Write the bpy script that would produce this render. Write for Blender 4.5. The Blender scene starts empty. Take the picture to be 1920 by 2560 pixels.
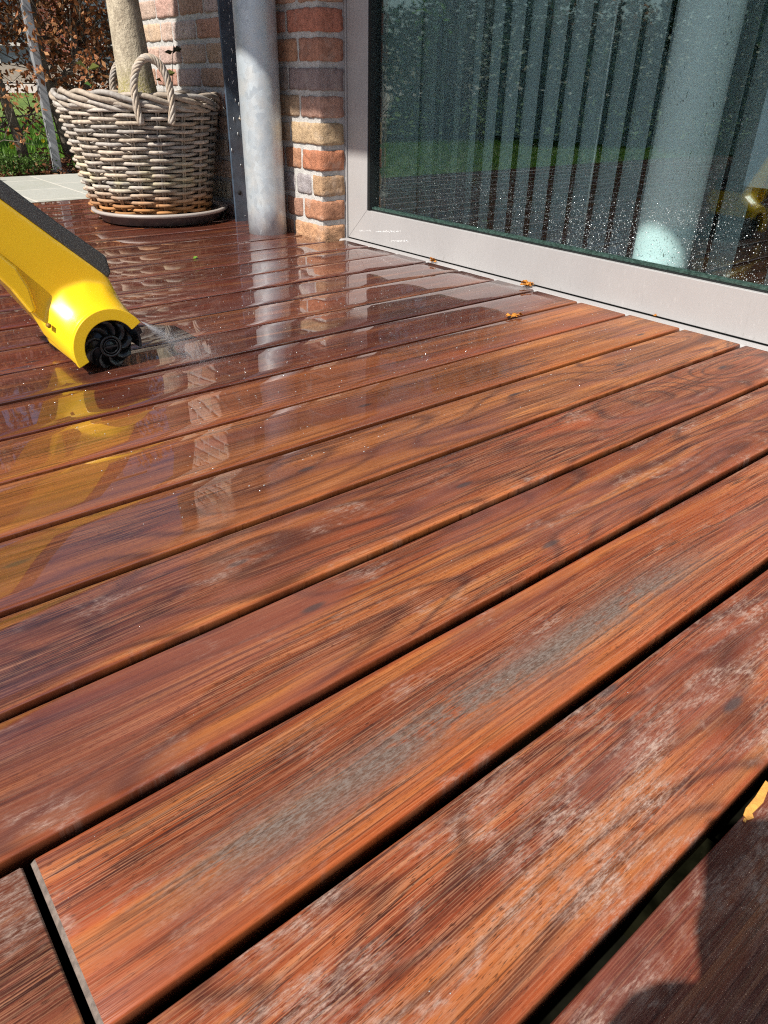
import bpy, bmesh, math, random
from mathutils import Vector, Matrix, noise as mnoise
random.seed(7)
R = math.radians
SC = bpy.context.scene
COL = SC.collection

# ------------------------------------------------------------------ camera
cd = bpy.data.cameras.new("camera"); cam = bpy.data.objects.new("camera", cd); COL.objects.link(cam)
cr = Vector((0.777623, -0.628488, 0.017478)); cu = Vector((0.310582, 0.408154, 0.858457)); cf = Vector((0.546664, 0.662128, -0.512587))
m = Matrix.Identity(4)
for i in range(3):
    m[i][0] = cr[i]; m[i][1] = cu[i]; m[i][2] = -cf[i]
m[0][3], m[1][3], m[2][3] = 0.0, 0.0, 0.4816
cam.matrix_world = m
cd.sensor_fit = 'HORIZONTAL'; cd.sensor_width = 36.0; cd.lens = 1787.5 / 1920 * 36
cd.clip_start = 0.02; cd.clip_end = 400
SC.camera = cam

# ------------------------------------------------------------------ sky, sun, exposure
SUN = Vector((-1.0, -0.19, 1.10)).normalized()
w = bpy.data.worlds.new("World"); SC.world = w; w.use_nodes = True
nt = w.node_tree
sky = nt.nodes.new("ShaderNodeTexSky"); sky.sky_type = 'NISHITA'; sky.sun_disc = False
sky.sun_elevation = math.asin(SUN.z); sky.sun_rotation = math.atan2(SUN.x, SUN.y)
bg = nt.nodes["Background"]; nt.links.new(sky.outputs[0], bg.inputs[0]); bg.inputs[1].default_value = 0.075
sl = bpy.data.lights.new("sun", 'SUN'); sl.energy = 5.0; sl.angle = R(0.55); sl.color = (1.0, 0.95, 0.87)
so = bpy.data.objects.new("sun", sl); COL.objects.link(so); so.rotation_euler = SUN.to_track_quat('Z', 'Y').to_euler(); so.location = (-6, 0, 8)
SC.view_settings.view_transform = 'Standard'; SC.view_settings.look = 'None'
SC.view_settings.exposure = 0.52; SC.view_settings.gamma = 1.0
SC.render.engine = 'CYCLES'
SC.cycles.max_bounces = 10; SC.cycles.transparent_max_bounces = 24; SC.cycles.glossy_bounces = 5
SC.cycles.sample_clamp_indirect = 4.0; SC.cycles.filter_width = 1.15; SC.cycles.use_denoising = False; SC.cycles.blur_glossy = 0.5

# ------------------------------------------------------------------ helpers: objects
def link(name, me, mats, parent=None, loc=(0, 0, 0)):
    o = bpy.data.objects.new(name, me); COL.objects.link(o); o.location = loc
    for mm in (mats if isinstance(mats, (list, tuple)) else [mats]):
        me.materials.append(mm)
    if parent: o.parent = parent
    return o
def tag(o, label=None, cat=None, group=None, kind=None):
    if label: o["label"] = label
    if cat: o["category"] = cat
    if group: o["group"] = group
    if kind: o["kind"] = kind
    return o
def thing(name, label, cat, loc=(0, 0, 0), group=None):
    o = bpy.data.objects.new(name, None); COL.objects.link(o); o.location = loc; o.empty_display_size = 0.1
    return tag(o, label, cat, group)

class MB:
    """mesh collector with per-face colour"""
    def __init__(s): s.v = []; s.f = []; s.c = []; s.smooth = []
    def add(s, vs, fs, col=(1, 1, 1), smooth=False):
        b = len(s.v); s.v.extend([tuple(x) for x in vs])
        for f in fs:
            s.f.append(tuple(b + i for i in f)); s.c.append(col); s.smooth.append(smooth)
    def box(s, x0, x1, y0, y1, z0, z1, col=(1, 1, 1)):
        s.add([(x0, y0, z0), (x1, y0, z0), (x1, y1, z0), (x0, y1, z0), (x0, y0, z1), (x1, y0, z1), (x1, y1, z1), (x0, y1, z1)],
              [(0, 3, 2, 1), (4, 5, 6, 7), (0, 1, 5, 4), (1, 2, 6, 5), (2, 3, 7, 6), (3, 0, 4, 7)], col)
    def tube(s, pts, rad, n=6, col=(1, 1, 1), closed=False, cap=True):
        pts = [Vector(p) for p in pts]; N = len(pts)
        if not hasattr(rad, '__len__'): rad = [rad] * N
        vs = []; prev = None
        for i, p in enumerate(pts):
            a = pts[(i - 1) % N] if (closed or i > 0) else p
            b = pts[(i + 1) % N] if (closed or i < N - 1) else p
            t = (b - a).normalized()
            if prev is None:
                up = Vector((0, 0, 1)) if abs(t.z) < 0.9 else Vector((1, 0, 0))
                nrm = t.cross(up).normalized()
            else:
                nrm = (prev - t * prev.dot(t)).normalized()
            prev = nrm; bn = t.cross(nrm)
            for k in range(n):
                q = 2 * math.pi * k / n
                vs.append(p + (nrm * math.cos(q) + bn * math.sin(q)) * rad[i])
        fs = []
        for i in range(N if closed else N - 1):
            j = (i + 1) % N
            for k in range(n):
                l = (k + 1) % n
                fs.append((i * n + k, i * n + l, j * n + l, j * n + k))
        if cap and not closed:
            fs.append(tuple(range(n - 1, -1, -1))); fs.append(tuple((N - 1) * n + k for k in range(n)))
        s.add(vs, fs, col, True)
    def prism(s, poly, axis, a0, a1, col=(1, 1, 1), smooth=False):
        """poly of 2D points; axis 'y': (x,z) ; 'x': (y,z); 'z': (x,y)"""
        def P(u, v, a):
            return {'y': (u, a, v), 'x': (a, u, v), 'z': (u, v, a)}[axis]
        n = len(poly); vs = [P(u, v, a0) for u, v in poly] + [P(u, v, a1) for u, v in poly]
        fs = [tuple(range(n)), tuple(range(2 * n - 1, n - 1, -1))] + [(i, (i + 1) % n + 0, (i + 1) % n + n, i + n) for i in range(n)]
        s.add(vs, fs, col, smooth)
    def build(s, name, mats, parent=None, loc=(0, 0, 0), fix=False, sm=None):
        me = bpy.data.meshes.new(name); me.from_pydata(s.v, [], s.f)
        at = me.attributes.new("col", 'FLOAT_COLOR', 'FACE')
        flat = []
        for c in s.c: flat.extend((c[0], c[1], c[2], 1.0))
        at.data.foreach_set("color", flat)
        me.polygons.foreach_set("use_smooth", [bool(x) for x in s.smooth] if sm is None else [sm] * len(s.f))
        if fix:
            bm = bmesh.new(); bm.from_mesh(me); bmesh.ops.recalc_face_normals(bm, faces=bm.faces); bm.to_mesh(me); bm.free()
        me.update()
        return link(name, me, mats, parent, loc)
def bevel(o, w, n=2):
    md = o.modifiers.new("bevel", 'BEVEL'); md.width = w; md.segments = n; md.limit_method = 'ANGLE'; md.angle_limit = R(35)
    return o

# ------------------------------------------------------------------ helpers: materials
class NT:
    def __init__(s, name):
        s.m = bpy.data.materials.new(name); s.m.use_nodes = True; s.t = s.m.node_tree; s.t.nodes.clear()
        s.out = s.t.nodes.new("ShaderNodeOutputMaterial")
    def n(s, typ, ins=None, **kw):
        nd = s.t.nodes.new(typ)
        for k, v in kw.items(): setattr(nd, k, v)
        for k, v in (ins or {}).items():
            sk = nd.inputs[k]
            if isinstance(v, bpy.types.NodeSocket): s.t.links.new(v, sk)
            else:
                if hasattr(sk.default_value, '__len__') and hasattr(v, '__len__') and len(sk.default_value) == 4 and len(v) == 3: v = (*v, 1)
                sk.default_value = v
        return nd
    def math(s, op, a, b=0.0, c=0.0, clamp=False):
        return s.n("ShaderNodeMath", {0: a, 1: b, 2: c}, operation=op, use_clamp=clamp).outputs[0]
    def vmath(s, op, a, b=(0, 0, 0)):
        return s.n("ShaderNodeVectorMath", {0: a, 1: b}, operation=op).outputs[0]
    def noise(s, vec, scale=1.0, detail=2.0, rough=0.5, dist=0.0):
        return s.n("ShaderNodeTexNoise", {"Vector": vec, "Scale": scale, "Detail": detail, "Roughness": rough, "Distortion": dist}).outputs[0]
    def step(s, v, a, b, lo=0.0, hi=1.0):
        return s.n("ShaderNodeMapRange", {0: v, 1: a, 2: b, 3: lo, 4: hi}, interpolation_type='SMOOTHSTEP').outputs[0]
    def mix(s, f, a, b, mode='MIX'):
        return s.n("ShaderNodeMix", {0: f, 6: a, 7: b}, data_type='RGBA', blend_type=mode).outputs[2]
    def pos(s): return s.n("ShaderNodeNewGeometry").outputs[0]
    def obj(s): return s.n("ShaderNodeTexCoord").outputs[3]
    def attr(s, name, kind='GEOMETRY', out=0): return s.n("ShaderNodeAttribute", attribute_name=name, attribute_type=kind).outputs[out]
    def sep(s, v): return s.n("ShaderNodeSeparateXYZ", {0: v}).outputs
    def comb(s, x, y, z): return s.n("ShaderNodeCombineXYZ", {0: x, 1: y, 2: z}).outputs[0]
    def bump(s, h, st=0.3, d=0.01): return s.n("ShaderNodeBump", {"Height": h, "Strength": st, "Distance": d}).outputs[0]
    def pbr(s, **k):
        names = dict(col="Base Color", rough="Roughness", metal="Metallic", normal="Normal", coat="Coat Weight", crough="Coat Roughness", cior="Coat IOR", cnormal="Coat Normal", spec="Specular IOR Level", ior="IOR", trans="Transmission Weight", alpha="Alpha", sss="Subsurface Weight", sheen="Sheen Weight")
        b = s.n("ShaderNodeBsdfPrincipled", {names[a]: v for a, v in k.items()})
        s.t.links.new(b.outputs[0], s.out.inputs[0]); return s.m
def simple(name, col, rough=0.5, metal=0.0, var=0.12, scale=20.0, bump=0.0, **k):
    t = NT(name); P = t.obj(); n = t.noise(P, scale, 4, 0.6)
    c = t.mix(t.step(n, 0.3, 0.7), tuple(x * (1 - var) for x in col), tuple(min(1, x * (1 + var)) for x in col))
    if bump: k['normal'] = t.bump(t.noise(P, scale * 6, 3), bump, 0.002)
    return t.pbr(col=c, rough=rough, metal=metal, **k)
def leafmat(name, rough=0.55, trans=0.3, gloss=0.3):
    t = NT(name); c = t.attr("col")
    c2 = t.mix(t.step(t.noise(t.pos(), 60.0, 3), 0.3, 0.7), t.mix(0.25, c, (0, 0, 0)), c)
    b = t.n("ShaderNodeBsdfPrincipled", {"Base Color": c2, "Roughness": rough, "Specular IOR Level": gloss})
    tr = t.n("ShaderNodeBsdfTranslucent", {0: c2})
    mx = t.n("ShaderNodeMixShader", {0: trans, 1: b.outputs[0], 2: tr.outputs[0]})
    t.t.links.new(mx.outputs[0], t.out.inputs[0]); return t.m

# ------------------------------------------------------------------ deck wood
def wood_material():
    t = NT("wet_hardwood")
    P = t.obj(); x, y, z = t.sep(P)
    W = t.pos(); wx, wy, wz = t.sep(W)
    A = lambda k, o=2: t.attr(k, 'OBJECT', o)
    seed = A("seed"); grey = A("grey"); dark = A("dark"); cath = A("cath"); sy = A("streak_y"); sa = A("streak")
    light = t.attr("light", 'OBJECT', 1) if False else None
    ci = t.n("ShaderNodeObjectInfo").outputs["Color"]
    sx = t.math('MULTIPLY', seed, 7.31); sy2 = t.math('MULTIPLY', seed, 3.17)
    xx = t.math('ADD', x, sx); yy = t.math('ADD', y, sy2)
    # slow drift between orange, plum and brown along each board
    # gentle waviness of the grain
    wv = t.noise(t.comb(t.math('MULTIPLY', xx, 1.6), t.math('MULTIPLY', yy, 4.0), seed), 1.0, 2, 0.45)
    yw = t.math('ADD', yy, t.math('MULTIPLY', t.math('SUBTRACT', wv, 0.5), 0.035))
    big = t.noise(t.comb(t.math('MULTIPLY', xx, 1.9), t.math('MULTIPLY', yw, 8.0), seed), 1.0, 1.6, 0.35, 0.15)
    ring = t.math('MULTIPLY_ADD', t.math('SINE', t.math('MULTIPLY', big, 80.0)), 0.5, 0.5)
    ring2 = t.math('POWER', ring, 5.0)
    ringm = t.math('MULTIPLY', ring2, cath)
    med = t.noise(t.comb(t.math('MULTIPLY', xx, 1.1), t.math('MULTIPLY', yw, 70.0), 0.0), 1.0, 6, 0.72)
    lines = t.noise(t.comb(t.math('MULTIPLY', xx, 1.5), t.math('MULTIPLY', yw, 300.0), 3.0), 1.0, 3, 0.65)
    fine = t.noise(t.comb(t.math('MULTIPLY', xx, 10.0), t.math('MULTIPLY', yw, 900.0), 7.0), 1.0, 2, 0.6)
    pores = t.noise(t.comb(t.math('MULTIPLY', xx, 120.0), t.math('MULTIPLY', yw, 1100.0), 9.0), 1.0, 1, 0.5)
    broad = t.noise(t.comb(t.math('MULTIPLY', xx, 2.6), t.math('MULTIPLY', yy, 11.0), 1.7), 1.0, 3, 0.55)
    # hues: wide soft bands along the grain, thin dark veins, then pores
    bands = t.noise(t.comb(t.math('MULTIPLY', xx, 0.75), t.math('MULTIPLY', yw, 26.0), 11.0), 1.0, 3, 0.6)
    vein = t.noise(t.comb(t.math('MULTIPLY', xx, 0.9), t.math('MULTIPLY', yw, 34.0), seed), 1.0, 4, 0.62, 0.1)
    vein = t.step(t.math('ABSOLUTE', t.math('SUBTRACT', vein, 0.5)), 0.020, 0.002)
    amp = t.step(t.noise(t.comb(t.math('MULTIPLY', xx, 2.2), t.math('MULTIPLY', yy, 16.0), 2.2), 1.0, 3, 0.55), 0.34, 0.66)
    c = t.mix(t.step(bands, 0.36, 0.62), t.mix(0.55, ci, (0.085, 0.022, 0.018)), ci)
    c = t.mix(t.math('MULTIPLY', t.step(bands, 0.52, 0.66), 0.55), c, (0.50, 0.20, 0.060))
    c = t.mix(t.math('MULTIPLY', t.step(med, 0.52, 0.34), 0.55), c, t.mix(0.7, ci, (0.05, 0.013, 0.012)))
    c = t.mix(t.math('MULTIPLY', t.step(med, 0.54, 0.70), 0.42), c, (0.52, 0.22, 0.085))
    c = t.mix(t.math('MULTIPLY', t.step(broad, 0.54, 0.74), 0.45), c, (0.40, 0.085, 0.030))
    c = t.mix(t.math('MULTIPLY', t.step(broad, 0.46, 0.26), t.math('MULTIPLY_ADD', dark, 0.55, 0.22)), c, (0.060, 0.022, 0.022))
    c = t.mix(t.math('MULTIPLY', vein, t.math('MULTIPLY_ADD', amp, 0.50, 0.35)), c, (0.040, 0.015, 0.014))
    c = t.mix(t.math('MULTIPLY', ringm, 0.74), c, (0.055, 0.020, 0.018))
    c = t.mix(t.math('MULTIPLY', t.step(lines, 0.49, 0.40), t.math('MULTIPLY_ADD', amp, 0.42, 0.14)), c, (0.075, 0.024, 0.016))
    c = t.mix(t.math('MULTIPLY', t.step(lines, 0.56, 0.66), t.math('MULTIPLY_ADD', amp, 0.22, 0.06)), c, (0.58, 0.30, 0.16))
    c = t.mix(t.math('MULTIPLY', t.step(fine, 0.47, 0.62), t.math('MULTIPLY_ADD', amp, 0.22, 0.10)), c, (0.62, 0.34, 0.20))
    c = t.mix(t.math('MULTIPLY', t.step(pores, 0.40, 0.33), t.math('MULTIPLY_ADD', amp, 0.45, 0.25)), c, (0.035, 0.012, 0.008))
    plum = t.noise(t.comb(t.math('MULTIPLY', xx, 3.4), t.math('MULTIPLY', yy, 14.0), 8.3), 1.0, 4, 0.6)
    c = t.mix(t.math('MULTIPLY', t.step(plum, 0.48, 0.66), 0.42), c, (0.24, 0.095, 0.075))
    # knots
    kv = t.n("ShaderNodeTexVoronoi", {"Vector": t.comb(t.math('MULTIPLY', xx, 2.6), t.math('MULTIPLY', yy, 9.0), seed), "Scale": 1.0}, voronoi_dimensions='2D')
    kn = t.step(kv.outputs["Distance"], 0.055, 0.02)
    kr = t.math('MULTIPLY', kn, t.step(t.sep(kv.outputs["Color"])[0], 0.60, 0.62))
    c = t.mix(t.math('MULTIPLY', kr, 0.8), c, (0.075, 0.055, 0.055))
    # orange tint where the near board edge is rounded over
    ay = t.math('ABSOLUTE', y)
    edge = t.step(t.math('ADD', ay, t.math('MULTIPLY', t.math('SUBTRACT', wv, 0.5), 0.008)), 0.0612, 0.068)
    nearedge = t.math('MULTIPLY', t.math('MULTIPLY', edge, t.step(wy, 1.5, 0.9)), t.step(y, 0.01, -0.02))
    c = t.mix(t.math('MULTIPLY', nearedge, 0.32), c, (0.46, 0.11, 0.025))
    # grey weathering left in patches on boards not yet scrubbed
    g1 = t.noise(t.comb(t.math('MULTIPLY', xx, 7.0), t.math('MULTIPLY', yy, 15.0), 5.0), 1.0, 4, 0.6)
    g2 = t.noise(t.comb(t.math('MULTIPLY', xx, 110.0), t.math('MULTIPLY', yy, 480.0), 2.0), 1.0, 4, 0.8)
    g4 = t.noise(t.comb(t.math('MULTIPLY', xx, 55.0), t.math('MULTIPLY', yy, 130.0), 4.0), 1.0, 3, 0.6)
    g5 = t.noise(t.comb(t.math('MULTIPLY', xx, 16.0), t.math('MULTIPLY', yw, 34.0), 6.0), 1.0, 3, 0.6, 0.8)
    gm = t.step(t.math('ADD', t.math('MULTIPLY_ADD', g1, 0.6, t.math('MULTIPLY', g5, 0.4)), t.math('MULTIPLY', grey, 0.11)), 0.55, 0.72)
    sp = t.step(t.math('MULTIPLY_ADD', g4, 0.60, t.math('MULTIPLY', g2, 0.55)), 0.46, 0.70)
    gm = t.math('MULTIPLY', t.math('MULTIPLY', gm, sp), t.step(grey, 0.0, 0.15))
    band = t.math('DIVIDE', t.math('ADD', t.math('SUBTRACT', y, sy), t.math('MULTIPLY', t.math('SUBTRACT', g1, 0.5), 0.03)), 0.021)
    band = t.math('EXPONENT', t.math('MULTIPLY', t.math('MULTIPLY', band, band), -1.0))
    bx = t.math('MULTIPLY', t.step(x, 0.02, 0.15), t.step(x, 0.85, 0.6))
    band = t.math('MULTIPLY', t.math('MULTIPLY', band, sa), t.math('MULTIPLY', bx, t.step(t.math('MULTIPLY_ADD', g1, 0.7, t.math('MULTIPLY', g4, 0.5)), 0.40, 0.60)))
    greycol = t.mix(t.step(g2, 0.35, 0.65), (0.20, 0.13, 0.105), (0.50, 0.37, 0.31))
    c = t.mix(t.math('MULTIPLY', gm, 0.78), c, greycol)
    c = t.mix(t.math('MULTIPLY', band, t.math('MULTIPLY_ADD', g2, 0.9, 0.44), clamp=True), c, t.mix(t.step(g2, 0.4, 0.6), (0.105, 0.078, 0.064), (0.215, 0.170, 0.148)))
    # water film
    wn = t.noise(t.comb(t.math('MULTIPLY', wx, 1.6), t.math('MULTIPLY', wy, 3.4), 0.0), 1.0, 3, 0.55)
    s_ = t.math('SUBTRACT', wy, t.math('MULTIPLY', t.math('SUBTRACT', wx, 0.25), 0.42))
    s_ = t.math('ADD', s_, t.math('MULTIPLY', t.math('SUBTRACT', wn, 0.5), 0.9))
    wet = t.step(s_, 0.42, 0.80)
    # brushing streaks across the film where it thins out
    st = t.noise(t.comb(t.math('MULTIPLY', wx, 14.0), t.math('MULTIPLY', wy, 260.0), 0.0), 1.0, 3, 0.6)
    pud = t.step(t.math('ADD', wn, t.math('MULTIPLY', t.step(wx, 1.0, 0.4), 0.22)), 0.50, 0.60)
    film = t.math('ADD', t.math('MULTIPLY', wet, 1.0), t.math('MULTIPLY', t.step(st, 0.42, 0.6), 0.10), clamp=True)
    c = t.n("ShaderNodeHueSaturation", {"Saturation": 0.99, "Value": 1.0, "Color": c}).outputs[0]
    c = t.n("ShaderNodeGamma", {0: c, 1: 1.11}).outputs[0]
    drycol = c
    wetc = t.mix(1.0, c, (0.60, 0.52, 0.54), 'MULTIPLY')
    c = t.mix(t.math('MULTIPLY', wet, 0.8), drycol, wetc)
    crough = t.math('MULTIPLY_ADD', t.math('SUBTRACT', 1.0, t.math('MULTIPLY', wet, pud)), 0.016, 0.003)
    crough = t.math('ADD', crough, t.math('MULTIPLY', t.math('SUBTRACT', 1.0, wet), 0.15))
    relief = t.math('ADD', t.math('MULTIPLY', lines, 0.6), t.math('MULTIPLY', fine, 0.4))
    nb = t.bump(t.math('SUBTRACT', relief, t.math('MULTIPLY', t.math('ADD', pores, ringm), 0.2)), 0.55, 0.0012)
    rip = t.math('ADD', t.math('MULTIPLY', t.noise(W, 5.0, 1), 1.0), t.math('MULTIPLY', lines, 0.003))
    cn = t.bump(t.math('ADD', rip, t.math('MULTIPLY', t.math('SUBTRACT', 1.0, wet), t.math('MULTIPLY', relief, 0.10))), 0.35, 0.0035)
    rough = t.math('MULTIPLY_ADD', gm, 0.25, 0.42)
    return t.pbr(col=c, rough=rough, normal=nb, coat=film, crough=crough, cior=2.0, cnormal=cn, spec=0.22)
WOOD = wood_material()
END = simple("board_end_grain", (0.15, 0.115, 0.095), 0.75, var=0.35, scale=160, bump=0.4)

# ------------------------------------------------------------------ structure: terrain
def ground_mat():
    t = NT("soil"); P = t.pos(); n = t.noise(P, 14, 5, 0.7)
    return t.pbr(col=t.mix(t.step(n, 0.35, 0.65), (0.035, 0.024, 0.016), (0.11, 0.075, 0.05)), rough=0.9, normal=t.bump(n, 0.8, 0.02))
def lawn_mat():
    t = NT("lawn_grass"); P = t.pos(); n = t.noise(P, 3.0, 5, 0.6); k = t.noise(P, 90, 3, 0.7)
    c = t.mix(t.step(n, 0.35, 0.65), (0.12, 0.20, 0.025), (0.22, 0.31, 0.05))
    c = t.mix(t.step(k, 0.3, 0.7), t.mix(0.5, c, (0.01, 0.02, 0.004)), c)
    return t.pbr(col=c, rough=0.75, normal=t.bump(k, 0.8, 0.02))
def gravel_mat():
    t = NT("pale_gravel"); P = t.pos(); n = t.noise(P, 60, 4, 0.7)
    return t.pbr(col=t.mix(t.step(n, 0.3, 0.7), (0.34, 0.29, 0.23), (0.52, 0.46, 0.39)), rough=0.9)
SOIL, LAWN, GRAVEL = ground_mat(), lawn_mat(), gravel_mat()
def sheet(name, x0, x1, y0, y1, zf, nx, ny, mat):
    b = MB(); vs = []; fs = []
    for j in range(ny + 1):
        for i in range(nx + 1):
            X = x0 + (x1 - x0) * i / nx; Y = y0 + (y1 - y0) * j / ny; vs.append((X, Y, zf(X, Y)))
    for j in range(ny):
        for i in range(nx):
            a = j * (nx + 1) + i; fs.append((a, a + 1, a + nx + 2, a + nx + 1))
    b.add(vs, fs, smooth=True)
    return tag(b.build(name, mat), kind='structure')
def sm(a, b, v):
    v = max(0, min(1, (v - a) / (b - a))); return v * v * (3 - 2 * v)
sheet("ground", -90, 110, -60, 140, lambda x, y: -0.16 + 0.62 * sm(9, 20, y), 60, 60, SOIL)
def lz(x, y): return -0.03 + 0.30 * sm(7, 14, y) + 0.012 * mnoise.noise(Vector((x, y, 0)))
sheet("lawn", -14, 16, 5.62, 13.8, lz, 90, 30, LAWN)
sheet("lawn_side", -7.5, 0.42, 3.72, 5.62, lambda x, y: -0.026 + 0.008 * mnoise.noise(Vector((x * 2, y * 2, 0))), 60, 20, LAWN)
sheet("road", -20, 30, 13.8, 40, lambda x, y: 0.275 + 0.22 * sm(13.8, 20, y), 20, 20, GRAVEL)
# grass blades
b = MB()
def blades(n, x0, x1, y0, y1, zf, h):
    for _ in range(n):
        X = random.uniform(x0, x1); Y = random.uniform(y0, y1); Z = zf(X, Y); a = random.uniform(0, 6.28); hh = h * random.uniform(0.5, 1.3); ww = 0.004 + hh * 0.06
        dx, dy = math.cos(a) * ww, math.sin(a) * ww; lx, ly = random.uniform(-.5, .5) * hh, random.uniform(-.5, .5) * hh
        g = random.uniform(0.7, 1.4)
        b.add([(X - dx, Y - dy, Z), (X + dx, Y + dy, Z), (X + lx, Y + ly, Z + hh)], [(0, 1, 2)], (0.13 * g, 0.26 * g, 0.03 * g))
blades(9000, -4.5, 0.4, 3.75, 6.2, lambda x, y: -0.03, 0.045)
blades(14000, 1.0, 4.5, 5.65, 9.5, lz, 0.055)
LEAFG = leafmat("green_leaf", 0.5, 0.35)
tag(b.build("grass", LEAFG), "short green grass of the lawn behind the hedge", "grass", kind='stuff')
b = MB()
for _ in range(26):
    X, Y = random.uniform(1.3, 3.2), random.uniform(5.9, 8.2); Z = lz(X, Y) + 0.07
    for k in range(7):
        a = k * 0.9; b.add([(X, Y, Z), (X + .016 * math.cos(a), Y - .004, Z + .016 * math.sin(a)), (X + .016 * math.cos(a + .7), Y - .004, Z + .016 * math.sin(a + .7))], [(0, 1, 2)], (0.85, 0.62, 0.02))
tag(b.build("dandelion_flowers", LEAFG), "tiny yellow dandelions dotting the lawn behind the hedge", "flowers", kind='stuff')
# paving between deck and hedge
def paving_mat():
    t = NT("concrete_paving"); P = t.pos(); x, y, z = t.sep(P)
    br = t.n("ShaderNodeTexBrick", {"Vector": t.comb(t.math('SUBTRACT', y, 0.05), t.math('ADD', x, 0.11), 0.0), "Scale": 1.0, "Mortar Size": 0.006, "Mortar Smooth": 0.2, "Brick Width": 0.40, "Row Height": 0.28, "Color1": (0.38, 0.385, 0.335, 1), "Color2": (0.42, 0.42, 0.375, 1), "Mortar": (0.60, 0.57, 0.50, 1)})
    n = t.noise(P, 45, 5, 0.7); n2 = t.noise(P, 6, 3, 0.5)
    c = t.mix(t.step(n, 0.3, 0.7), t.mix(0.16, br.outputs[0], (0.1, 0.1, 0.08)), br.outputs[0])
    c = t.mix(t.math('MULTIPLY', t.step(n2, 0.5, 0.75), 0.15), c, (0.25, 0.27, 0.16))
    return t.pbr(col=c, rough=0.8, normal=t.bump(n, 0.3, 0.003))
b = MB(); b.box(0.44, 9, 3.735, 4.90, -0.10, -0.012)
tag(bevel(b.build("paving", paving_mat()), 0.004), kind='structure')

# ------------------------------------------------------------------ deck
b = MB(); b.box(-3.45, 1.53, -2.2, 3.70, -0.150, -0.124); tag(b.build("gap_darkening_sheet", simple("gap_black", (0.006, 0.006, 0.004), 1.0, var=0.5, spec=0.0)), kind='structure')  # black sheet added under the deck so the board gaps stay dark
deck = thing("wooden_deck", "wet reddish brown hardwood deck of long parallel boards", "deck")
P0 = 0.15; Y0 = 1.4467
def board_mesh(x0, x1, wd, th=0.026, ch=0.0018):
    r = 0.0024; hw = wd / 2; prof = []
    prof += [(-hw, -th), (-hw, -r * 1.2)]
    for k in range(1, 4): a = k / 4 * math.pi / 2; prof.append((-hw + r * (1 - math.cos(a)), -r * 1.2 + r * 1.2 * math.sin(a)))
    prof += [(-hw + r, 0.0)]
    for k in range(1, 6): prof.append((-hw + r + (2 * hw - 2 * r) * k / 6, 0.0))
    prof += [(hw - r, 0.0)]
    for k in range(3, 0, -1): a = k / 4 * math.pi / 2; prof.append((hw - r * (1 - math.cos(a)), -r * 1.2 + r * 1.2 * math.sin(a)))
    prof += [(hw, -r * 1.2), (hw, -th)]
    n = len(prof); L = x1 - x0; ns = max(2, int(L / 0.06)); vs = []; fs = []
    xs = [x0, x0 + ch] + [x0 + ch + (L - ch - 0.0018) * i / ns for i in range(1, ns)] + [x1 - 0.0018, x1]
    for i, X in enumerate(xs):
        ed = (ch * 0.75 if i == 0 else 0.0014) if i in (0, len(xs) - 1) else 0.0
        for (u, v) in prof:
            wob = 0.0007 * mnoise.noise(Vector((X * 7, u * 30, x1 * 3))) if abs(u) > hw - 0.004 else 0
            zz = v - (ed if v > -th * 0.5 else 0) + 0.0005 * mnoise.noise(Vector((X * 2.0, u * 9 + x0, 4.0)))
            vs.append((X, u + wob, zz))
    for i in range(len(xs) - 1):
        for k in range(n):
            l = (k + 1) % n
            fs.append((i * n + k, (i + 1) * n + k, (i + 1) * n + l, i * n + l))
    me = bpy.data.meshes.new("board"); me.from_pydata(vs, [], fs + [tuple(range(n)), tuple((len(xs) - 1) * n + k for k in range(n - 1, -1, -1))])
    me.polygons.foreach_set("use_smooth", [len(p.vertices) == 4 for p in me.polygons])
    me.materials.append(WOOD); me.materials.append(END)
    for p in me.polygons:
        if len(p.vertices) > 4: p.material_index = 1
    if ch > 0.002:
        for p in me.polygons[:n]: p.material_index = 1
    bm = bmesh.new(); bm.from_mesh(me); bmesh.ops.recalc_face_normals(bm, faces=bm.faces); bm.to_mesh(me); bm.free()
    return me
# colour, grey, dark, cathedral grain, streak centre, streak amount  for the board just nearer than gap k
BC = {
    8: ((0.30, 0.072, 0.026), 0.9, 0.5, 0.95, 0, 0), 7: ((0.30, 0.066, 0.022), 0.38, 0.4, 0.12, 0.0, 0), 6: ((0.27, 0.075, 0.026), 0.34, 0.5, 1.0, 0, 0),
    5: ((0.27, 0.082, 0.034), 0.20, 0.7, 1.0, 0, 0), 4: ((0.38, 0.140, 0.046), 0.0, 0.4, 0.8, 0, 0), 3: ((0.44, 0.165, 0.050), 0.0, 0.2, 0.15, 0, 0),
    2: ((0.43, 0.150, 0.050), 0.0, 0.2, 0.10, 0, 0), 1: ((0.20, 0.048, 0.022), 0.0, 0.9, 0.35, 0, 0), 0: ((0.16, 0.048, 0.030), 0.0, 1.0, 0.2, 0, 0),
    -1: ((0.27, 0.075, 0.036), 0.0, 0.4, 0.1, 0, 0), -2: ((0.20, 0.060, 0.040), 0.0, 0.7, 0.1, 0, 0), -3: ((0.24, 0.060, 0.034), 0.0, 0.4, 0.1, 0, 0),
    9: ((0.19, 0.045, 0.024), 0.5, 0.6, 0.3, 0, 0)}
rb = random.Random(11)
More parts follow.
